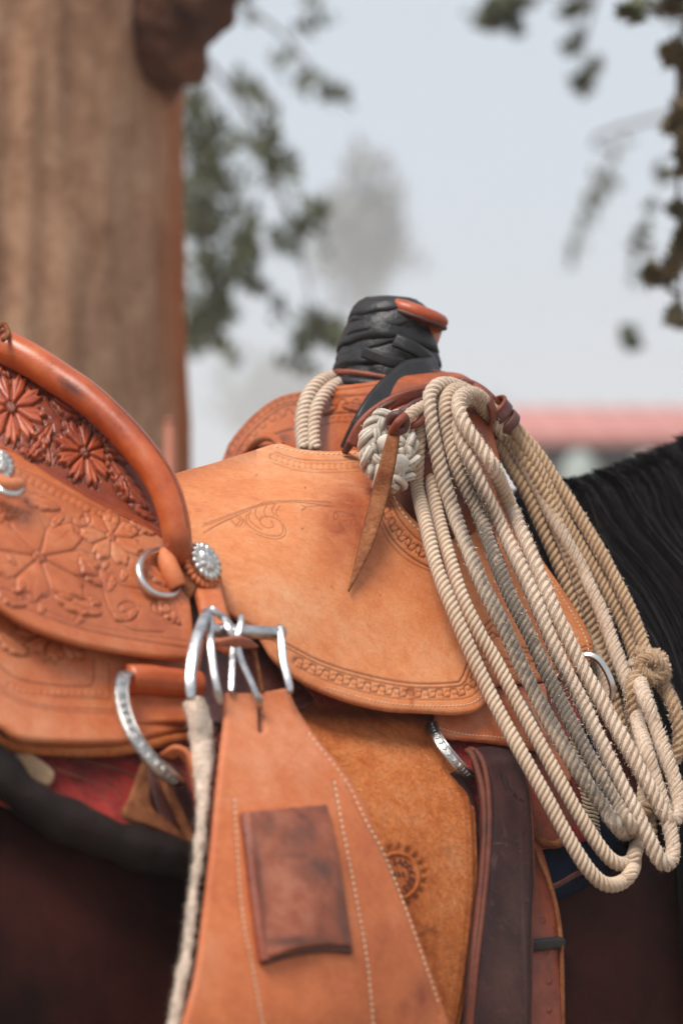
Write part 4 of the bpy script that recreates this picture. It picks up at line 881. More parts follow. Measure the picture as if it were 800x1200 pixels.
# front jockey flap right of the latigo
yj = on_side([(620, 820, -.014), (680, 900, -.012), (640, 1000, -.010)])
sheet('front_skirt', [(606, 790), (606, 790), (665, 790), (665, 790), (668, 850), (674, 900), (676, 940), (668, 975), (655, 990), (628, 986), (620, 960), (610, 900)], yj, .0055, M['redbrown'], saddle, 2., label='worn red-brown front skirt corner')
tube('skirt_lining', spath([(622, 975), (634, 986), (650, 990), (664, 982)], -.006, .0025), .0028, M['thong'], saddle, 8)
sheet('front_skirt_face', [(632, 845), (652, 850), (664, 880), (668, 915), (655, 915), (640, 890)], on_side([(632, 845, -.008), (668, 900, -.007), (640, 900, -.007)]), .004, M['carved'], saddle, 2.)

# stirrup leather / off-side straps low down
yo = on_side([(615, 980, -.010), (660, 1190, -.004), (620, 1190, -.004)])
def f_off(F):
    for (cx, cy) in ((632, 1080), (636, 1116), (640, 1151), (640, 1184)):
        g = np.exp(-((F.x-cx)**2+(F.y-cy)**2)/6.); F.h += .0012*g; F.ink = np.maximum(F.ink, .7*np.exp(-((np.hypot(F.x-cx, F.y-cy)-3.4)/1.)**2))
    F.groove([(628, 1005), (641, 1040), (650, 1075), (653, 1120), (655, 1215)], 1., .0006, .6)
    F.spot(638, 1106, 26, 6, 1.)
off = thing('off_billet', 'red-brown billet strap with punched holes hanging behind the dark latigo', 'strap', S(640, 1000, -.01))
sheet('strap', [(612, 960), (612, 960), (624, 960), (632, 990), (642, 1020), (652, 1060), (657, 1100), (660, 1230), (660, 1230), (614, 1230), (614, 1230)], yo, .0045, M['redbrown'], off, 1.3, fld=f_off)
tube('strap_edge', spath([(622, 985), (632, 1008), (643, 1034), (651, 1062), (656, 1095), (658, 1140), (659, 1230)], -.001, .003), .0016, M['thong'], off, 8)
strap('keeper', spath([(618, 1108, .0), (635, 1107, .004), (650, 1105, .003), (660, 1106, -.002)], 0, .002), (0, 0, 1), .008, .0025, M['rubber'], off)
strap('tie_string', spath([(640, 1042, -.008), (655, 1036, -.004), (672, 1026, -.006), (690, 1018, -.01)], 0, .002), (0, 0, 1), .004, .002, M['maroon'], off)

# ================================================================== LATIGO
lat = thing('latigo_strap', 'wide dark brown latigo strap looped over the front rigging ring', 'latigo strap', S(590, 880))
yl = on_side([(560, 880, .010), (610, 885, .012), (570, 960, .012), (620, 960, .014), (560, 1190, .010), (615, 1190, .012)])
def f_lat(F):
    for dd in (3.5,): g = np.exp(-((F.d-dd)/.9)**2); F.h -= .0004*g; F.ink = np.maximum(F.ink, .6*g)
    for (a, b) in (((586, 912), (592, 928)), ((590, 914), (597, 930)), ((593, 920), (604, 936)), ((600, 934), (612, 942)), ((584, 908), (589, 918))): F.groove([a, b], 1.1, .0008, .9, False)
    F.spot(590, 1150, 22, 60, .28); F.spot(600, 1060, 14, 50, .2); F.spot(610, 1100, 3, 100, .3, -.03); F.spot(575, 1010, 4, 8, .4); F.spot(590, 890, 20, 6, .25)
    for k in range(70):
        a = random.uniform(560, 616); b = random.uniform(960, 1200); l = random.uniform(3, 16); F.spot(a, b, l*.5, .8, random.uniform(.15, .55), random.uniform(-1.2, 1.4))
ls = sheet('strap', [(552, 884), (560, 876), (580, 876), (598, 881), (607, 892), (613, 910), (619, 936), (622, 980), (623, 1030), (621, 1100), (619, 1230), (619, 1230), (551, 1230), (551, 1230), (560, 1130), (567, 1060), (573, 1000), (573, 955), (568, 910)], yl, .0045, M['latigo'], lat, 1.3, fld=f_lat, edge=4)
for (pts, m_, r_) in (([(546, 880, .006), (552, 884, .010), (560, 905, .012), (566, 935, .013), (567, 985, .012), (562, 1050, .011), (555, 1120, .010), (547, 1230, .009)], 'edge', .0022),
                      ([(549, 878, .004), (556, 880, .010), (565, 892, .014), (571, 920, .016), (573, 960, .015), (571, 1010, .014), (566, 1060, .013), (558, 1130, .012), (549, 1230, .011)], 'edge', .0020),
                      ([(556, 890, .004), (562, 915, .008), (566, 950, .009), (566, 1000, .008), (560, 1060, .007), (552, 1130, .006), (544, 1230, .005)], 'latigo', .0030)):
    tube('strap_edge', spath(pts, 0, .003), r_, M[m_], lat, 10, label='burnished edge of a folded layer')
tube('strap_edge', spath([(607, 890), (614, 910), (620, 936), (623, 980), (624, 1030), (622, 1100), (620, 1230)], .0125, .003), .0014, M['edge'], lat, 8)
strap('under_layer', spath([(530, 905, -.004), (545, 935, -.006), (556, 975, -.006), (560, 1030, -.006), (556, 1100, -.006), (546, 1170, -.006), (536, 1230, -.006)], 0, .003), (.77, .4, 0), .014, .004, M['latigo'], lat)

# ================================================================== FLANK CINCH
cin = thing('flank_cinch', 'wide tan leather flank cinch with stained patch hanging from a silver buckle', 'cinch', S(330, 800, .04))
ycn = on_side([(300, 810, .052), (260, 900, .050), (400, 900, .046), (340, 1000, .056), (240, 1190, .046), (380, 1190, .058), (510, 1190, .036), (450, 1005, .044), (240, 1020, .044)])
def f_cin(F):
    for (a, b) in (((303, 826), (304, 858)),): F.groove([a, b], 3.0, .0035, 1., False)
    F.groove([(358, 860), (348, 880), (336, 897), (326, 905), (316, 893)], .7, .0002, .12)
    F.spot(350, 910, 8, 6, .12); F.spot(440, 990, 30, 14, .25, .9); F.spot(450, 1100, 36, 20, .20); F.spot(490, 1168, 14, 22, .65); F.spot(470, 1180, 10, 10, .5)
    F.stain = np.maximum(F.stain, .22*np.exp(-(F.d/5)**2))
    for q in ([(272, 938), (275, 990), (281, 1070), (292, 1130), (306, 1205)], [(388, 918), (397, 970), (409, 1032), (425, 1122), (433, 1205)], [(403, 925), (425, 968), (447, 1005), (474, 1082), (510, 1190)]): F.groove(q, 1.8, .0005, .18)
    for k in range(12):
        a = random.uniform(270, 470); b = random.uniform(880, 1200); l = random.uniform(4, 18); F.groove([(a, b), (a+l*.4, b+l)], .6, .0002, random.uniform(.05, .2), False)
sheet('strap', [(263, 812), (263, 812), (300, 812), (337, 806), (337, 806), (346, 829), (369, 865), (396, 897), (423, 937), (450, 1005), (477, 1068), (504, 1140), (534, 1230), (534, 1230), (203, 1230), (203, 1230), (226, 1150), (238, 1060), (245, 1000), (252, 930), (257, 880), (261, 845)], ycn, .006, M['cinch'], cin, 1.4, fld=f_cin, edge=6)
for q in ([(272, 938), (275, 990), (281, 1070), (292, 1130), (306, 1205)], [(388, 918), (397, 970), (409, 1032), (425, 1122), (433, 1205)], [(358, 862), (372, 880), (403, 920), (425, 965), (447, 1005), (474, 1075), (510, 1178)]): stitches('stitching', ycn, .006, q, M['thread'], cin, 7.5, .60, .00048, lift=-.0002)
yp = lambda x, y: ycn(x, y)-.0065
def f_patch(F):
    F.spot(345, 985, 20, 26, .55, .6); F.spot(366, 1020, 26, 16, .7, .2); F.spot(300, 1030, 6, 60, .7, -.12); F.spot(395, 1060, 8, 50, .6, -.12); F.spot(330, 1105, 50, 6, .7); F.spot(310, 970, 12, 14, .5); F.spot(345, 1003, 30, 8, .4)
    F.h += .0011*np.sin(F.x*.05+F.y*.02)
pt = sheet('patch', [(283, 953), (283, 953), (300, 951), (340, 947), (380, 944), (380, 944), (392, 1000), (403, 1060), (411, 1112), (411, 1112), (380, 1110), (345, 1115), (318, 1123), (307, 1126), (307, 1126), (297, 1060), (289, 1000)], yp, .0075, M['patch'], cin, 1.4, fld=f_patch, edge=4)
tube('folded_edge', np.array([np.array(P(a, b, float(ycn(np.array([a]), np.array([b]))[0])))+np.array([0, -.0075, 0]) for a, b in cr([(288, 953), (293, 990), (300, 1050), (307, 1100), (311, 1124)], 10)]), .0036, M['redbrown'], pt, 12)
tube('folded_edge', np.array([np.array(P(a, b, float(ycn(np.array([a]), np.array([b]))[0])))+np.array([0, -.006, 0]) for a, b in cr([(308, 1124), (345, 1114), (380, 1110), (410, 1112)], 8)]), .0022, M['maroon'], pt, 10)
# fleece lining seen along the left edge
fl = cr([(222, 822), (230, 850), (233, 890), (233, 935), (230, 980), (226, 1020), (220, 1060), (217, 1100), (210, 1140), (203, 1180), (195, 1230)], 12)
fw = np.interp(np.linspace(0, 1, len(fl)), np.linspace(0, 1, 11), [12, 14, 12, 7.5, 6, 5.5, 6, 5.5, 6.5, 6.5, 7])
pts = np.array([S(a+5, b, .036) for a, b in fl]); V, Q, T = tube_arrays(pts, fw*.00052, 22)
nz = np.array([mnoise.noise(Vector(v*95)) for v in V]); nz2 = np.array([mnoise.noise(Vector(v*320)) for v in V]); cpt = np.repeat(pts, 22, 0); cpt = np.concatenate([cpt, pts[:1], pts[-1:]]); dv = V-cpt; ln = np.linalg.norm(dv, axis=1)[:, None]+1e-9
V = V+dv/ln*(nz*.0012+nz2*.0012)[:, None]
flo = mesh_np('fleece_lining', V, Q, T, M['fleece'], cin)
n_ = 5000; ii = RNG.integers(0, len(V)-2, n_); b_ = V[ii]+RNG.normal(0, .0008, (n_, 3)); dn = (dv/ln)[ii]+RNG.normal(0, .5, (n_, 3)); dn /= np.linalg.norm(dn, axis=1)[:, None]; wv = np.cross(dn, RNG.normal(0, 1, (n_, 3))); wv /= np.linalg.norm(wv, axis=1)[:, None]
wv *= .00012; l_ = (.0008+.0018*RNG.random(n_))[:, None]; VV = np.stack([b_-wv, b_+wv, b_+dn*l_], 1).reshape(-1, 3); kk = np.arange(n_)*3
kind(mesh_np('wool_fibres', VV, None, np.stack([kk, kk+1, kk+2], -1), M['fleece'], flo), 'stuff')

# ---- buckle
bk = Acc().__class__()
o = tube('buckle_frame', spath([(329, 741, .062), (322, 742, .064), (300, 741, .064), (275, 740, .064), (250, 739, .064), (244, 738, .062)], 0, .0015), .0042, M['steel'], cin, 20, label='roller bar of the buckle'); bk = o
def flat(pts, wid, th, mat=None, par=None, name='buckle_arm', wdir=(.85, .1, .2)):
    p = spath(pts, 0, .0015); tt = np.linspace(0, 1, len(p)); w_ = np.interp(tt, [0, .08, .5, .92, 1], [wid*.6, wid*.82, wid*.88, wid*.82, wid*.6])
    return strap(name, p, wdir, w_, th, mat or M['steel'], par or cin, nseg=10)
flat([(328, 735, .067), (330, 752, .070), (332, 775, .070), (337, 796, .070), (340, 812, .068)], .0062, .0046)
flat([(243, 716, .066), (238, 728, .070), (230, 750, .072), (225, 775, .073), (223, 798, .072), (224, 820, .068)], .0082, .0046)
flat([(246, 716, .062), (247, 735, .066), (247, 756, .070), (250, 782, .070), (254, 806, .068), (259, 824, .060)], .0056, .0042)
flat([(240, 722, .060), (246, 713, .066), (256, 720, .068), (263, 724, .066), (272, 735, .062)], .0048, .0040)
flat([(283, 722, .070), (282, 732, .072), (279, 745, .071), (274, 758, .066), (272, 790, .062), (271, 812, .060)], .0050, .0040, name='buckle_tongue')
flat([(262, 724, .068), (268, 738, .073), (276, 752, .072), (283, 775, .070), (292, 795, .070), (302, 818, .068), (305, 828, .060)], .0050, .0040, name='buckle_tongue')
strap('keeper', spath([(246, 757, .062), (258, 753, .072), (275, 752, .076), (290, 754, .072), (300, 757, .062)], 0, .002), (0, -.3, 1), [.002, .006, .0075, .006, .002], .003, M['patch'], cin)
strap('billet_edge', spath([(297, 760, .058), (301, 780, .058), (307, 812, .056)], 0, .002), (.5, -.9, 0), .004, .002, M['thong'], cin)

# curled strap ends in the shade below the skirt
tie = thing('rear_tie_strap', 'brown leather strap curling down from the rear rigging ring', 'strap', S(200, 900))
strap('strap_end', spath([(196, 886, .012), (208, 880, .024), (220, 888, .026), (229, 915, .022), (234, 950, .016), (240, 1000, .010)], 0, .002), (.2, -.8, .5), .013, .0034, M['cinch'], tie)
strap('strap_end', spath([(190, 908, .010), (196, 925, .012), (208, 950, .012), (222, 980, .010), (236, 1010, .008)], 0, .002), (.75, .1, .5), .006, .004, M['thong'], tie)
sheet('strap_fold', [(166, 893), (172, 897), (176, 920), (178, 945), (205, 968), (222, 990), (180, 972), (143, 958), (152, 932)], on_side([(166, 895, .010), (143, 958, .006), (200, 970, .006)]), .004, M['thong'], tie, 2.)
sheet('strap_shadow_side', [(172, 893), (210, 900), (232, 960), (235, 1000), (200, 975), (180, 945)], on_side([(172, 895, -.002), (230, 960, -.002), (200, 970, -.002)]), .004, M['maroon'], tie, 3.)  # shaded side of the strap given as a darker leather colour

# ================================================================== LASSO
las = thing('coiled_lariat', 'cream lariat rope coiled in long loops beside the saddle horn', 'rope', tuple(P(540, 470, 0)))
def d_(px, py, o): return float(side(px, py))-o
def RP(front, off=.03, Ytop=None): return [(a, b, (d_(a, b, off) if len(r) == 0 else r[0])) for (a, b, *r) in front]
RR = .0051
# first and second: bright hard-twisted strands nearest the saddle
c1 = RP([(545, 470, .02), (520, 468, .005), (502, 478, -.012), (493, 505, -.020), (489, 540, -.022), (489, 572, -.020), (499, 616), (511, 664), (530, 714), (553, 768), (581, 828), (610, 882), (638, 932), (664, 980), (688, 1018), (708, 1036), (728, 1034), (741, 1018), (741, 995, -.03), (732, 965, -.012), (722, 925, .0), (712, 880, .01), (704, 835, .03), (697, 790, .04), (690, 745, .045), (678, 700, .05), (664, 655, .055), (648, 612, .06), (630, 572, .065), (605, 525, .07), (586, 500, .07), (570, 484, .062)], .040)
c2 = RP([(540, 472, .015), (524, 478, .0), (512, 500, -.010), (505, 530, -.014), (505, 556, -.014), (511, 598), (524, 646), (541, 700), (562, 744), (578, 770), (604, 820), (634, 876), (662, 928), (692, 978), (716, 1008), (734, 1012), (744, 998), (744, 978, -.02), (738, 940, -.004), (730, 900, .0), (716, 840, .016), (706, 790, .03), (694, 735, .04), (680, 690, .045), (665, 650, .05), (646, 606, .055), (622, 560, .06), (596, 518, .062), (578, 496, .058)], .036)
c3 = RP([(586, 500, .055), (570, 480, .045), (552, 462, .030), (530, 451, .012), (512, 452, -.004), (503, 464, -.014), (503, 482, -.022), (507, 508, -.026), (516, 550, -.026), (530, 597), (548, 645), (567, 690), (590, 735), (610, 780), (634, 828), (658, 872), (684, 914), (708, 948), (726, 972), (738, 975, -.035), (742, 955, -.02), (736, 915, -.005), (724, 870, .01), (708, 815, .03), (694, 760, .04)], .046)
c4 = RP([(590, 510, .05), (572, 488, .045), (555, 466, .030), (538, 456, .012), (525, 462, -.008), (521, 480, -.018), (524, 508, -.022), (533, 540, -.026), (547, 575, -.026), (562, 606), (578, 650), (596, 696), (616, 736), (636, 780), (658, 825), (680, 868), (702, 908), (722, 942), (738, 968), (748, 972, -.03), (750, 952, -.02), (744, 910, -.002), (732, 865, .012), (718, 810, .03), (704, 760, .04)], .052)
c5 = RP([(588, 505, .05), (568, 478, .04), (552, 466, .022), (540, 472, .0), (534, 490, -.016), (539, 512, -.026), (549, 536, -.032), (566, 574, -.034), (587, 618), (610, 666), (630, 712), (652, 766), (676, 812), (698, 858), (720, 904), (742, 948), (760, 984), (774, 1010), (784, 1010), (788, 994), (784, 970), (774, 935), (764, 905), (755, 875), (744, 838, -.012), (734, 800, .0), (720, 762, .012), (706, 722, .025), (692, 690, .035), (680, 664, .045), (655, 620, .05), (628, 568, .06), (602, 524, .065), (584, 496, .06)], .056)
c6 = RP([(590, 498, .055), (574, 478, .045), (562, 466, .030), (550, 461, .010), (539, 466, -.010), (537, 480, -.026), (545, 500, -.034), (562, 524, -.036), (578, 548, -.036), (595, 588), (611, 624), (628, 664), (641, 698), (658, 735), (678, 775), (704, 822), (730, 868), (752, 908), (770, 940), (782, 960), (792, 958), (795, 942), (790, 916), (780, 888), (768, 852), (755, 818), (746, 792, .010), (742, 775, .012)], .058)
r3 = RP([(590, 485, .065), (600, 498, .068), (628, 530, .066), (650, 562, .062), (676, 602, .056), (700, 642, .048), (724, 686, .040), (742, 724, .032), (753, 756, .026), (760, 772, .022)], 0)
r1 = RP([(575, 508, .062), (597, 546, .062), (617, 580, .06), (634, 618, .056), (649, 652, .052), (664, 688, .048), (676, 722, .045), (688, 760, .042), (700, 800, .035), (714, 850, .02), (728, 900, .0), (744, 940, -.012), (756, 948, -.022), (764, 940, -.012), (762, 915, -.002), (752, 875, .008)], 0)
r2 = RP([(588, 502, .062), (612, 537, .060), (634, 572, .057), (652, 610, .052), (667, 647, .048), (680, 684, .044), (692, 724, .040), (704, 764, .035), (718, 812, .024), (734, 862, .010), (750, 912, .0), (760, 955, -.012), (762, 985, -.022)], 0)
r4 = RP([(596, 500, .060), (625, 542, .060), (652, 592, .058), (676, 634, .054), (700, 674, .048), (722, 714, .042), (738, 754, .036), (748, 786, .028), (758, 816, .02)], 0)
k1 = RP([(746, 790, -.002), (740, 806, -.010), (740, 832, -.012), (746, 862, -.014), (754, 886, -.014), (757, 894, -.012)], 0)
k2 = RP([(764, 790, .015), (778, 806, .010), (790, 832, .0), (796, 858, -.004), (794, 878, -.006), (788, 892, -.006)], 0)
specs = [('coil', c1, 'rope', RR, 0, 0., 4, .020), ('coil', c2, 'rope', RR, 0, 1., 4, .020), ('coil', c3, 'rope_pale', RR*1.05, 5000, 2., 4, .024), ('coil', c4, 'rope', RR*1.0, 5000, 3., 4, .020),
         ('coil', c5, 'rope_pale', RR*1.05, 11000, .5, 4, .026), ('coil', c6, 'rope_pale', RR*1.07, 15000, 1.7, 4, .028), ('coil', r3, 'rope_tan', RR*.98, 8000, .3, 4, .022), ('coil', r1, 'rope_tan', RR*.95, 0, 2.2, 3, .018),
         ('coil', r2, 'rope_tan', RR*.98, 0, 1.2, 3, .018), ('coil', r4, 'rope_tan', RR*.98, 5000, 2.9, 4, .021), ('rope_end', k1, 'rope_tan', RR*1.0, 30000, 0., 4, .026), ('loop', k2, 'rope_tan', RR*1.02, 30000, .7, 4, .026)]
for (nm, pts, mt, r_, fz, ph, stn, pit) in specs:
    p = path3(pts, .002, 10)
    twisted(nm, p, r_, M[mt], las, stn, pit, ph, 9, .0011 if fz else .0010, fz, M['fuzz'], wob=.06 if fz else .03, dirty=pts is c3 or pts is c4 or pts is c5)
# overhand knot on the right
kn = cr([np.array(P(762+a, 778+b, .012-c)) for a, b, c in ((-16, -14, 0), (-2, -10, .008), (8, 6, .010), (0, 20, .006), (-14, 16, -.002), (-16, 2, -.006), (-4, -10, -.006), (10, -8, .0), (14, 6, .008), (4, 16, .012), (-8, 10, .014), (-12, -2, .012), (0, -8, .014), (12, 2, .010), (16, 12, .004), (8, 22, 0))], 8)
twisted('knot', kn, RR*.98, M['rope_tan'], las, 4, .024, 0, 8, .0011, 30000, M['fuzz'])

# second rope: dallied round the horn base, seen left of the horn
dal = thing('dallied_rope', 'two cream rope strands looped over the swell left of the horn', 'rope', tuple(P(370, 480, .06)))
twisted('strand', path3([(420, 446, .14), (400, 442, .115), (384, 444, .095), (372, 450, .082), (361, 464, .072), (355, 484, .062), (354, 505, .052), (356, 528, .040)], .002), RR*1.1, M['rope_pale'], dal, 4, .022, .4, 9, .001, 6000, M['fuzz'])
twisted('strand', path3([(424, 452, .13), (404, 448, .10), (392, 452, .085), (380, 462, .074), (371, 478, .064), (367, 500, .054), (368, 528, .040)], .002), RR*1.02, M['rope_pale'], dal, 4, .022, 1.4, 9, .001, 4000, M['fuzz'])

# leather keeper round the coils
kp = thing('rope_strap', 'dark brown leather rope strap cinched round the coils at the swell', 'strap', tuple(P(577, 488, .06)))
ce = np.array(P(583, 490, .058)); axk = np.array([.62, .25, -.72]); axk /= np.linalg.norm(axk); uk = np.cross(axk, [0, 1, 0]); uk /= np.linalg.norm(uk); vk = np.cross(axk, uk)
for (o_, w_, r1_, r2_, m_) in ((-.004, .0095, .0125, .0155, 'maroon'), (.006, .0085, .0120, .0150, 'maroon')):
    q = np.array([ce+axk*o_+uk*r1_*math.cos(a)+vk*r2_*math.sin(a) for a in np.linspace(0, 2*math.pi, 60)]); strap('loop', q, axk, w_, .0028, M[m_], kp)
tube('strap_rim', np.array([ce-axk*.009+uk*.0132*math.cos(a)+vk*.0162*math.sin(a) for a in np.linspace(0, 2*math.pi, 60)]), .0015, M['redbrown'], kp, 8)
strap('strap_tail', path3([(542, 446, .05), (556, 452, .042), (568, 462, .036), (576, 478, .036), (576, 496, .042), (568, 508, .05)], .002), (.5, .5, .5), .0085, .0026, M['redbrown'], kp)

# ================================================================== BRAIDED KNOT + THONG
bn = thing('braided_knot', 'white braided cord rosette knot tied on the swell', 'knot', tuple(P(454, 530, -.035)))
kc = np.array(P(454, 530, -.030)); sK = (-.03-CY)*K; kn0 = np.array([.25, -.93, .25]); kn0 /= np.linalg.norm(kn0); ku = np.array([0, 0, 1.])-kn0*kn0[2]; ku /= np.linalg.norm(ku); kr = np.cross(ku, kn0); kr *= 1 if kr[0] > 0 else -1
for s_ in range(3):
    q = []
    for k in range(220):
        a = 2*math.pi*k/219; ph = a*4+s_*2*math.pi/3
        ro = 1+.30*math.sin(ph); hgt = .0045*math.sin(2*ph)+.003
        q.append(kc+kr*(21.5*ro*sK*math.cos(a))+ku*(36*(1+.18*math.sin(ph))*sK*math.sin(a))+kn0*hgt)
    twisted('braid_strand', np.array(q), .0060, M['knot'], bn, 3, .060, s_, 10, .001, 3500, M['fuzz'])
for (a, b, rx_, ry_) in ((466, 545, 13, 17), (452, 520, 11, 14)):
    lathe(np.array(P(a, b, -.040)), kn0, kr, ku, [(-.003, .004), (-.001, rx_*sK), (.003, rx_*sK*.95), (.005, rx_*sK*.6), (.0058, .001)], 'button', M['knot'], bn, 24, .05)
twisted('tail', path3([(470, 500, -.034), (478, 488, -.032), (490, 478, -.022), (502, 471, -.008), (515, 466, .01)], .002), .0048, M['rope'], bn, 4, .019, .2, 9, .001)
th_ = thing('leather_thong', 'pointed tan suede thong hanging from the braided knot across the seat', 'thong', tuple(P(463, 500, -.05)))
tp = path3([(463, 500, -.052), (459, 520, -.060), (453, 548, -.064)]+[(a_, b_, float(ys(np.array([a_*1.]), np.array([b_*1.]))[0])-o_) for a_, b_, o_ in ((445, 580, .040), (437, 610, .026), (428, 640, .016), (418, 668, .011), (408, 693, .008))], .0015)
tw = np.interp(np.linspace(0, 1, len(tp)), [0, .1, .3, .5, .7, .88, 1], [.0085, .0098, .0118, .0125, .0100, .0050, .0004])
strap('strip', tp, (.95, -.1, .25), tw, .0022, M['thong'], th_, nseg=8)
q = path3([(456, 500, -.052), (458, 490, -.058), (466, 486, -.060), (474, 491, -.058), (473, 502, -.056), (464, 505, -.058), (456, 499, -.054)], .001)
tube('wrap_knot', q, .0034, M['maroon'], th_, 10); tube('wrap_knot', path3([(459, 506, -.056), (466, 495, -.064), (474, 487, -.060)], .001), .0030, M['redbrown'], th_, 10)

exec_bg = True
# ================================================================== BACKGROUND
M['bark'] = leather('furrowed_bark', (.44, .245, .150), (.20, .095, .055), (.60, .39, .26), .85, 12., 1., .6, ink=(.07, .035, .025), stain=(.40, .115, .038), spec=.1)
M['redbark'] = plain('peeled_red_bark', (.17, .075, .045), .8, 0, .5, 14., .8, .02, .2, col2=(.035, .012, .010))
M['leaf'] = plain('dusty_green_leaf', (.080, .090, .042), .6, 0, .35, 5., .1, .001, .4)
M['leafbrown'] = plain('autumn_leaf', (.12, .075, .03), .6, 0, .4, 5., .1, .001, .4, col2=(.05, .055, .02))
M['twig'] = plain('grey_twig', (.10, .075, .06), .8, 0, .3, 30.)
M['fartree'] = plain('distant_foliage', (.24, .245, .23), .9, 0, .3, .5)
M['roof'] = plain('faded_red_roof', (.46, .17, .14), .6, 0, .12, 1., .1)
M['barnwall'] = plain('grey_boards', (.22, .23, .21), .8, 0, .3, 3.)
M['darkwood'] = plain('dark_timber', (.05, .045, .045), .8, 0, .3, 3.)
M['ground'] = plain('dusty_ground', (.22, .17, .12), .95, 0, .25, .8, .5, .02, .1)
M['redpaint'] = plain('red_painted_iron', (.30, .095, .05), .55, 0, .2, 20.)

# ground
gn = 80; gx, gy = np.meshgrid(np.linspace(-1, 1, gn), np.linspace(-1, 1, gn)); gx = np.sign(gx)*np.abs(gx)**2.5*280; gy = np.sign(gy)*np.abs(gy)**2.5*280
gz = np.array([mnoise.noise(Vector((a*.12, b*.12, 0)))*.05 for a, b in zip(gx.ravel(), gy.ravel())])-.03
ix = np.arange(gn*gn).reshape(gn, gn); kind(mesh_np('ground', np.stack([gx.ravel(), gy.ravel(), gz], -1), np.stack([ix[:-1, :-1], ix[:-1, 1:], ix[1:, 1:], ix[1:, :-1]], -1).reshape(-1, 4), None, M['ground']), 'structure')

# big tree trunk
tr = thing('old_tree', 'thick furrowed tree trunk with a broken red-brown limb stub, behind the cantle', 'tree', (-.60, 1.62, 0))
nA, nH = 200, 260; hh = np.linspace(-.05, 3.6, nH); aa = np.arange(nA)*2*np.pi/nA
V = []; st = []
for h in hh:
    R0 = .375+.06*math.exp(-max(h, 0)/.5)+.022*max(0, 1.9-h)*.5+.05*max(0, h-2.6)
    for a in aa:
        x, y = math.cos(a), math.sin(a)
        r = R0+.018*mnoise.noise(Vector((x*2, y*2, h*.7)))
        rd = 1-abs(mnoise.noise(Vector((x*7+.3*mnoise.noise(Vector((x*2, y*2, h*2))), y*7, h*1.6))))*2.2; r += .016*rd+.008*mnoise.noise(Vector((x*22, y*22, h*6)))
        V.append((-.60+r*x, 1.62+r*y, h)); st.append(max(0, min(1, (x-.93-.03*mnoise.noise(Vector((y*3, h*4, 0))))*20))*(.75+.4*mnoise.noise(Vector((x*9, y*9, h*5)))) if h > 1.45 else 0)
V = np.array(V); i = np.arange(nH-1)[:, None]*nA; j = np.arange(nA)[None]; k = (j+1) % nA; ink = np.zeros(len(V))
mesh_np('trunk', V, np.stack([i+j, i+k, i+nA+k, i+nA+j], -1).reshape(-1, 4), None, M['bark'], tr, True, {'stain': np.array(st), 'ink': ink})
lp = cr([(-.38, 1.60, 2.12), (-.30, 1.54, 2.14), (-.235, 1.49, 2.165), (-.195, 1.46, 2.205), (-.175, 1.45, 2.27), (-.18, 1.45, 2.34), (-.20, 1.45, 2.45)], 12)
V, Q, T = tube_arrays(lp, np.interp(np.linspace(0, 1, len(lp)), [0, .2, .5, .75, 1], [.10, .08, .062, .054, .05]), 30)
nz = np.array([mnoise.noise(Vector(v*16))+.6*mnoise.noise(Vector(v*45)) for v in V]); cpt = np.concatenate([np.repeat(lp, 30, 0), lp[:1], lp[-1:]]); dv = V-cpt; V = V+dv/(np.linalg.norm(dv, axis=1)[:, None]+1e-6)*(nz*.028)[:, None]
mesh_np('limb_stub', V, Q, T, M['redbark'], tr)
tube('limb', cr([(-.5, 1.7, 3.4), (-.1, 1.9, 3.9), (.5, 2.2, 4.3), (1.2, 2.5, 4.5)], 8), np.linspace(.2, .06, 25), M['bark'], tr, 14)
tube('limb', cr([(-.7, 1.7, 3.4), (-1.1, 1.9, 4.1), (-1.8, 2.0, 4.6)], 8), np.linspace(.2, .08, 17), M['bark'], tr, 14)

# leaf shapes
def leaf_geo(lobed):
    if lobed:
        o = [(0, 0), (.12, .05), (.42, -.05), (.34, .15), (.62, .28), (.36, .38), (.40, .62), (.20, .56), (0, 1.0), (-.20, .56), (-.40, .62), (-.36, .38), (-.62, .28), (-.34, .15), (-.42, -.05), (-.12, .05)]
    else: o = [(0, 0), (.14, .12), (.22, .35), (.18, .62), (.08, .85), (0, 1), (-.08, .85), (-.18, .62), (-.22, .35), (-.14, .12)]
    v = [(0, .35, .0)]+[(a, b, -.18*abs(a)-.15*(b-.4)**2) for a, b in o]; n = len(o)
    return np.array(v), np.array([(0, 1+k, 1+(k+1) % n) for k in range(n)])
def foliage(name, blobs, size, mat, parent, lobed=False, seed=1):
    "blobs: (centre, radii, count)"
    rg = np.random.default_rng(seed); lv, lt = leaf_geo(lobed); VV = []; TT = []; o = 0
    for c, rad, n in blobs:
        sub = rg.normal(0, 1, (max(2, n//9), 3))
        for k in range(n):
            cc_ = sub[rg.integers(len(sub))]*.75+rg.normal(0, .33, 3); p = np.array(c)+cc_*np.array(rad)*.6
            q = Matrix.Rotation(rg.uniform(0, 6.28), 3, 'Z') @ Matrix.Rotation(rg.normal(2.4, .6), 3, 'X') @ Matrix.Rotation(rg.uniform(-.6, .6), 3, 'Y')
            s = size*rg.uniform(.6, 1.2); VV.append(lv@np.array(q).T*s+p); TT.append(lt+o); o += len(lv)
    return kind(mesh_np(name, np.concatenate(VV), None, np.concatenate(TT), mat, parent, False), 'stuff')
def PP(px, py, D): return np.array(P(px, py, D+CY))
def twigs(name, lines, r, parent):
    for l in lines: q = cr([np.array(t) for t in l], 6); tube(name, q, np.linspace(r, r*.35, len(q)), M['twig'], parent, 7)
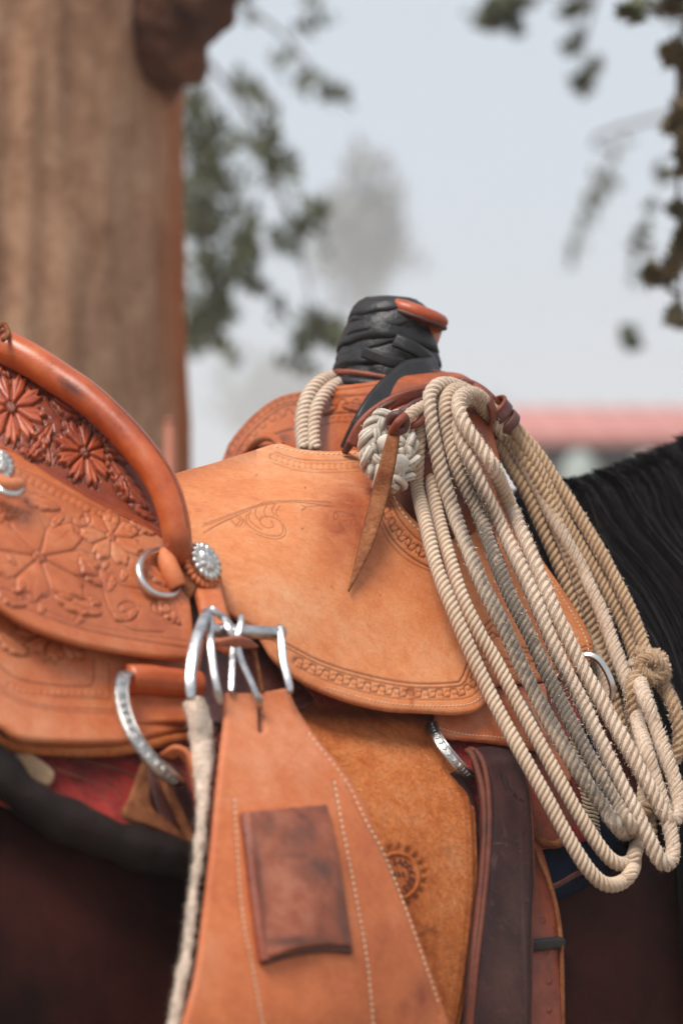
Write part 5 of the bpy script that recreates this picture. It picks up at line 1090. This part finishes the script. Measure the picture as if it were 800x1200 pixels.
# hanging branch left, 6 m off
lb = thing('hanging_tree', 'leafy grey-green tree branches hanging just right of the trunk', 'tree', (-1.5, 5.4, 0))
D = 6.2; s6 = D*K
bl = []
for (px, py, rx, ry, n) in ((240, 130, 26, 50, 40), (238, 180, 22, 36, 60), (235, 250, 26, 40, 150), (262, 205, 20, 30, 50), (285, 270, 20, 26, 40), (245, 320, 26, 30, 80), (250, 370, 30, 26, 100), (232, 400, 20, 20, 50), (315, 185, 20, 30, 70), (345, 215, 20, 16, 30), (345, 280, 22, 22, 60), (290, 305, 18, 22, 50),
                       (365, 260, 22, 16, 30), (370, 390, 28, 24, 70), (395, 400, 16, 20, 24), (350, 425, 20, 14, 22), (320, 350, 30, 20, 20), (360, 110, 22, 16, 26), (395, 125, 18, 10, 14), (330, 60, 20, 12, 14), (365, 25, 24, 12, 16), (300, 20, 20, 16, 14), (290, 120, 24, 30, 30), (270, 420, 20, 14, 14)):
    bl.append((PP(px, py, D+random.uniform(-.4, .6)), (rx*1.15*s6, .25, ry*1.15*s6), int(n*(3.2 if px < 300 else 2.2))))
foliage('leaves', bl, .040, M['leaf'], lb, False, 5)
twigs('branch', [[PP(225, -40, D), PP(240, 120, D), PP(238, 260, D), PP(250, 400, D)], [PP(232, 60, D), PP(290, 130, D), PP(320, 200, D), PP(350, 290, D), PP(375, 400, D)], [PP(240, 160, D), PP(280, 240, D), PP(295, 310, D)], [PP(225, -30, D), PP(330, 40, D), PP(390, 125, D)]], .007, lb)
tube('trunk', np.array([(-2.3, 5.4, 0), (-2.2, 5.3, 1.5), (-2.0, 5.0, 3.2), (-1.2, 4.6, 3.9)]), [.22, .18, .13, .05], M['bark'], lb, 14)
tb = thing('overhanging_tree', 'overhanging branches with lobed autumn leaves at the top right', 'tree', (3.2, 2.4, 0))
tube('trunk', np.array([(3.2, 2.4, 0), (3.1, 2.3, 1.5), (2.6, 2.0, 3.0), (1.6, 1.5, 3.6), (.9, 1.3, 2.9)]), [.2, .16, .11, .06, .02], M['bark'], tb, 12)
D2 = 3.1; s2 = D2*K
bl = [(PP(790, 5, D2), (14*s2, .06, 10*s2), 26), (PP(796, 60, D2), (9*s2, .05, 26*s2), 26), (PP(797, 135, D2), (8*s2, .05, 28*s2), 18), (PP(799, 190, D2), (6*s2, .05, 30*s2), 14), (PP(798, 260, D2), (6*s2, .05, 26*s2), 12), (PP(776, 335, D2), (15*s2, .05, 12*s2), 20), (PP(795, 310, D2), (8*s2, .05, 16*s2), 12), (PP(790, 372, D2), (8*s2, .04, 8*s2), 7)]
foliage('leaves', [(c_, r_*1.0 if 0 else (r_[0]*1.3, r_[1], r_[2]*1.2), int(n_*2.2)) for c_, r_, n_ in bl], .030, M['leafbrown'], tb, True, 9)
D3 = 6.6; s3 = D3*K
bl = [(PP(590, 12, D3), (34*s3, .1, 16*s3), 60), (PP(575, 35, D3), (16*s3, .1, 12*s3), 14), (PP(610, 30, D3), (14*s3, .1, 10*s3), 14), (PP(680, 45, D3), (16*s3, .1, 12*s3), 18), (PP(684, 92, D3), (15*s3, .1, 16*s3), 26), (PP(690, 10, D3), (30*s3, .1, 10*s3), 18), (PP(750, 10, D3), (30*s3, .1, 12*s3), 30), (PP(745, 400, 6.5), (20*s3, .1, 30*s3), 16), (PP(760, 270, 6.5), (16*s3, .1, 60*s3), 12), (PP(780, 215, D3), (12*s3, .1, 12*s3), 8)]
foliage('leaves', [(c_, r_, int(n_*1.7)) for c_, r_, n_ in bl], .045, M['leaf'], tb, True, 12)
foliage('leaves', [(PP(738, 24, 2.9), (8*s2, .02, 8*s2), 7)], .045, M['leaf'], tb, True, 3)
twigs('branch', [[PP(900, -150, D2), PP(850, -20, D2), PP(800, 40, D2), PP(794, 200, D2), PP(797, 380, D2)], [PP(850, -20, D2), PP(780, 8, D2), PP(740, 5, 2.9)], [PP(850, -60, D3), PP(700, -12, D3), PP(590, 0, D3), PP(560, 30, D3)], [PP(700, -12, D3), PP(684, 50, D3), PP(684, 105, D3)], [PP(800, 300, D2), PP(776, 330, D2)]], .006, tb)
fb = thing('slender_tree', 'pale sprig of a slender tree hanging faintly against the sky at the right', 'tree', (6.4, 10., 0))
D5 = 12.; s5 = D5*K
foliage('leaves', [(PP(705, 215, D5), (22*s5, .3, 16*s5), 40), (PP(685, 255, D5), (14*s5, .3, 28*s5), 40), (PP(668, 305, D5), (10*s5, .3, 22*s5), 22), (PP(722, 185, D5), (12*s5, .3, 12*s5), 12), (PP(745, 330, D5), (12*s5, .3, 10*s5), 8)], .07, M['leaf'], fb, False, 21)
twigs('branch', [[(6.3, 10.1, 4.5), PP(800, 130, D5), PP(720, 185, D5), PP(685, 250, D5), PP(668, 310, D5)]], .015, fb)
tube('trunk', np.array([(6.4, 10., 0), (6.5, 10, 2.5), (6.3, 10.1, 4.6)]), [.14, .12, .08], M['bark'], fb, 10)

# far trees fading in the haze
def far_tree(px, ctr_py, wpx, hpx, D, seed, label, dense=900):
    s = D*K; base = np.array(P(px, 600, D+CY)); base[2] = 0
    t = thing('distant_tree', label, 'tree', tuple(base), 'trees fading in the haze')
    c = np.array(P(px, ctr_py, D+CY)); rg = np.random.default_rng(seed); bl = []
    for k in range(14):
        v = rg.normal(0, 1, 3); v /= np.linalg.norm(v); v *= rg.uniform(.3, 1.); bl.append((c+v*np.array([wpx*s*.30, wpx*s*.30, hpx*s*.30]), (wpx*s*.30, wpx*s*.3, hpx*s*.26), dense//14))
    foliage('crown', bl, D*.009, M['fartree'], t, False, seed)
    tube('trunk', np.array([base, base*[1, 1, 0]+[0, 0, c[2]*.6], c]), [wpx*s*.05, wpx*s*.04, wpx*s*.02], M['bark'], t, 8)
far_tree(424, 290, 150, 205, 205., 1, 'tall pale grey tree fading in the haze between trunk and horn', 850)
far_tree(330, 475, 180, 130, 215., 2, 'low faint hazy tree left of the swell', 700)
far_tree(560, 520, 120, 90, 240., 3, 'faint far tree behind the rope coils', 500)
# red post by the trunk
rp_ = thing('red_post', 'red painted iron post standing by the tree trunk', 'post', tuple(P(200, 600, 1.1)*1.0)); rp_.location.z = 0
xx = P(199, 560, 1.1)
tube('post', np.array([(xx.x, 1.1, 0), (xx.x, 1.1, .8), (xx.x, 1.1, P(199, 494, 1.1).z)]), .0070, M['redpaint'], rp_, 12)
lathe(np.array([xx.x, 1.1, P(199, 496, 1.1).z]), np.array([0, 0, 1.]), np.array([1., 0, 0]), np.array([0, 1., 0]), [(0, .0072), (.003, .007), (.006, .005), (.007, .002)], 'cap', M['redpaint'], rp_, 16)

# open shed with a faded red roof
DS = 24.; sS = DS*K; shed = thing('open_shed', 'long open shed with a faded red metal roof beyond the horse', 'shed', (6, DS+CY, 0))
def box(name, x0, x1, y0, y1, z0, z1, mat, parent, label=None):
    V = np.array([(a, b, c) for a in (x0, x1) for b in (y0, y1) for c in (z0, z1)]); Q = np.array([(0, 1, 3, 2), (4, 6, 7, 5), (0, 4, 5, 1), (2, 3, 7, 6), (0, 2, 6, 4), (1, 5, 7, 3)]); return mesh_np(name, V, Q, None, mat, parent, False, label=label)
xl = (585-400)*sS; ys_ = DS+CY; ze = CAMZ+(600-511)*sS; zt = CAMZ+(600-476)*(sS*1.09)
V = np.array([(xl, ys_-.3, ze), (14, ys_-.3, ze), (14, ys_+2.4, zt), (xl+.3, ys_+2.4, zt), (xl+.3, ys_+5, ze), (14, ys_+5, ze)]); V2 = V-[0, 0, .09]
Q = [(0, 1, 2, 3), (3, 2, 5, 4), (7, 6, 9, 8), (8, 9, 10, 11), (0, 6, 7, 1), (4, 5, 11, 10), (1, 7, 8, 2), (2, 8, 11, 5), (0, 3, 9, 6), (3, 4, 10, 9)]
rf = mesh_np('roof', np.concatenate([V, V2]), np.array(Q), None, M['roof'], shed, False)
for k in range(26):
    x = xl+.35+k*.4
    if x < 13.8: q = np.array([(x, ys_-.29, ze+.012), (x, ys_+2.38, zt+.010)]); tube('roof_rib', q, .018, M['roof'], rf, 6)
box('back_wall', xl+.5, 13.5, ys_+1.5, ys_+1.6, 0, ze-.02, M['darkwood'], shed)
for k, x in enumerate(np.arange(xl+.4, 13.6, 1.45)): box('post', x, x+.12, ys_, ys_+.12, 0, ze-.09, M['darkwood'], shed)
for (a, b, z1) in ((640, 690, 523), (716, 766, 526)):
    t = thing('stock_tank', {640: 'pale grey-green water tank under the shed roof, left of the post', 716: 'pale tank under the shed roof nearest the mane'}[a], 'tank', (((a+b)/2-400)*sS, ys_-1.2, 0))
    c = np.array([((a+b)/2-400)*sS, ys_-1.2, 0]); rw = (b-a)/2*sS; zz = CAMZ+(600-z1)*sS-.08
    tk = lathe(c, np.array([0, 0, 1.]), np.array([1., 0, 0]), np.array([0, 1., 0]), [(0, rw), (zz*.3, rw), (zz*.31, rw*1.02), (zz*.34, rw*1.02), (zz*.35, rw), (zz*.8, rw), (zz*.93, rw*.85), (zz, rw*.3)], 'tank_body', M['tank'] if 'tank' in M else M.setdefault('tank', plain('pale_tank_plastic', (.28, .31, .28), .5, 0, .1, 2.)), t, 32)
    lathe(c+[0, 0, zz-.02], np.array([0, 0, 1.]), np.array([1., 0, 0]), np.array([0, 1., 0]), [(0, rw*.3), (.06, rw*.28), (.07, .01)], 'lid', M['darkwood'], t, 20)

# haze
HZ = True
if HZ:
    m, t_, b_ = new_mat('haze'); t_.nodes.remove(b_); pv = nd(t_, 'ShaderNodeVolumePrincipled'); pv.inputs['Color'].default_value = (.96, .97, .985, 1); pv.inputs['Density'].default_value = .0052; pv.inputs['Anisotropy'].default_value = .2
    t_.links.new(pv.outputs[0], t_.nodes['Material Output'].inputs['Volume'])
    kind(box('haze', -300, 300, -290, 310, -1.2, 13, m, None), 'stuff')
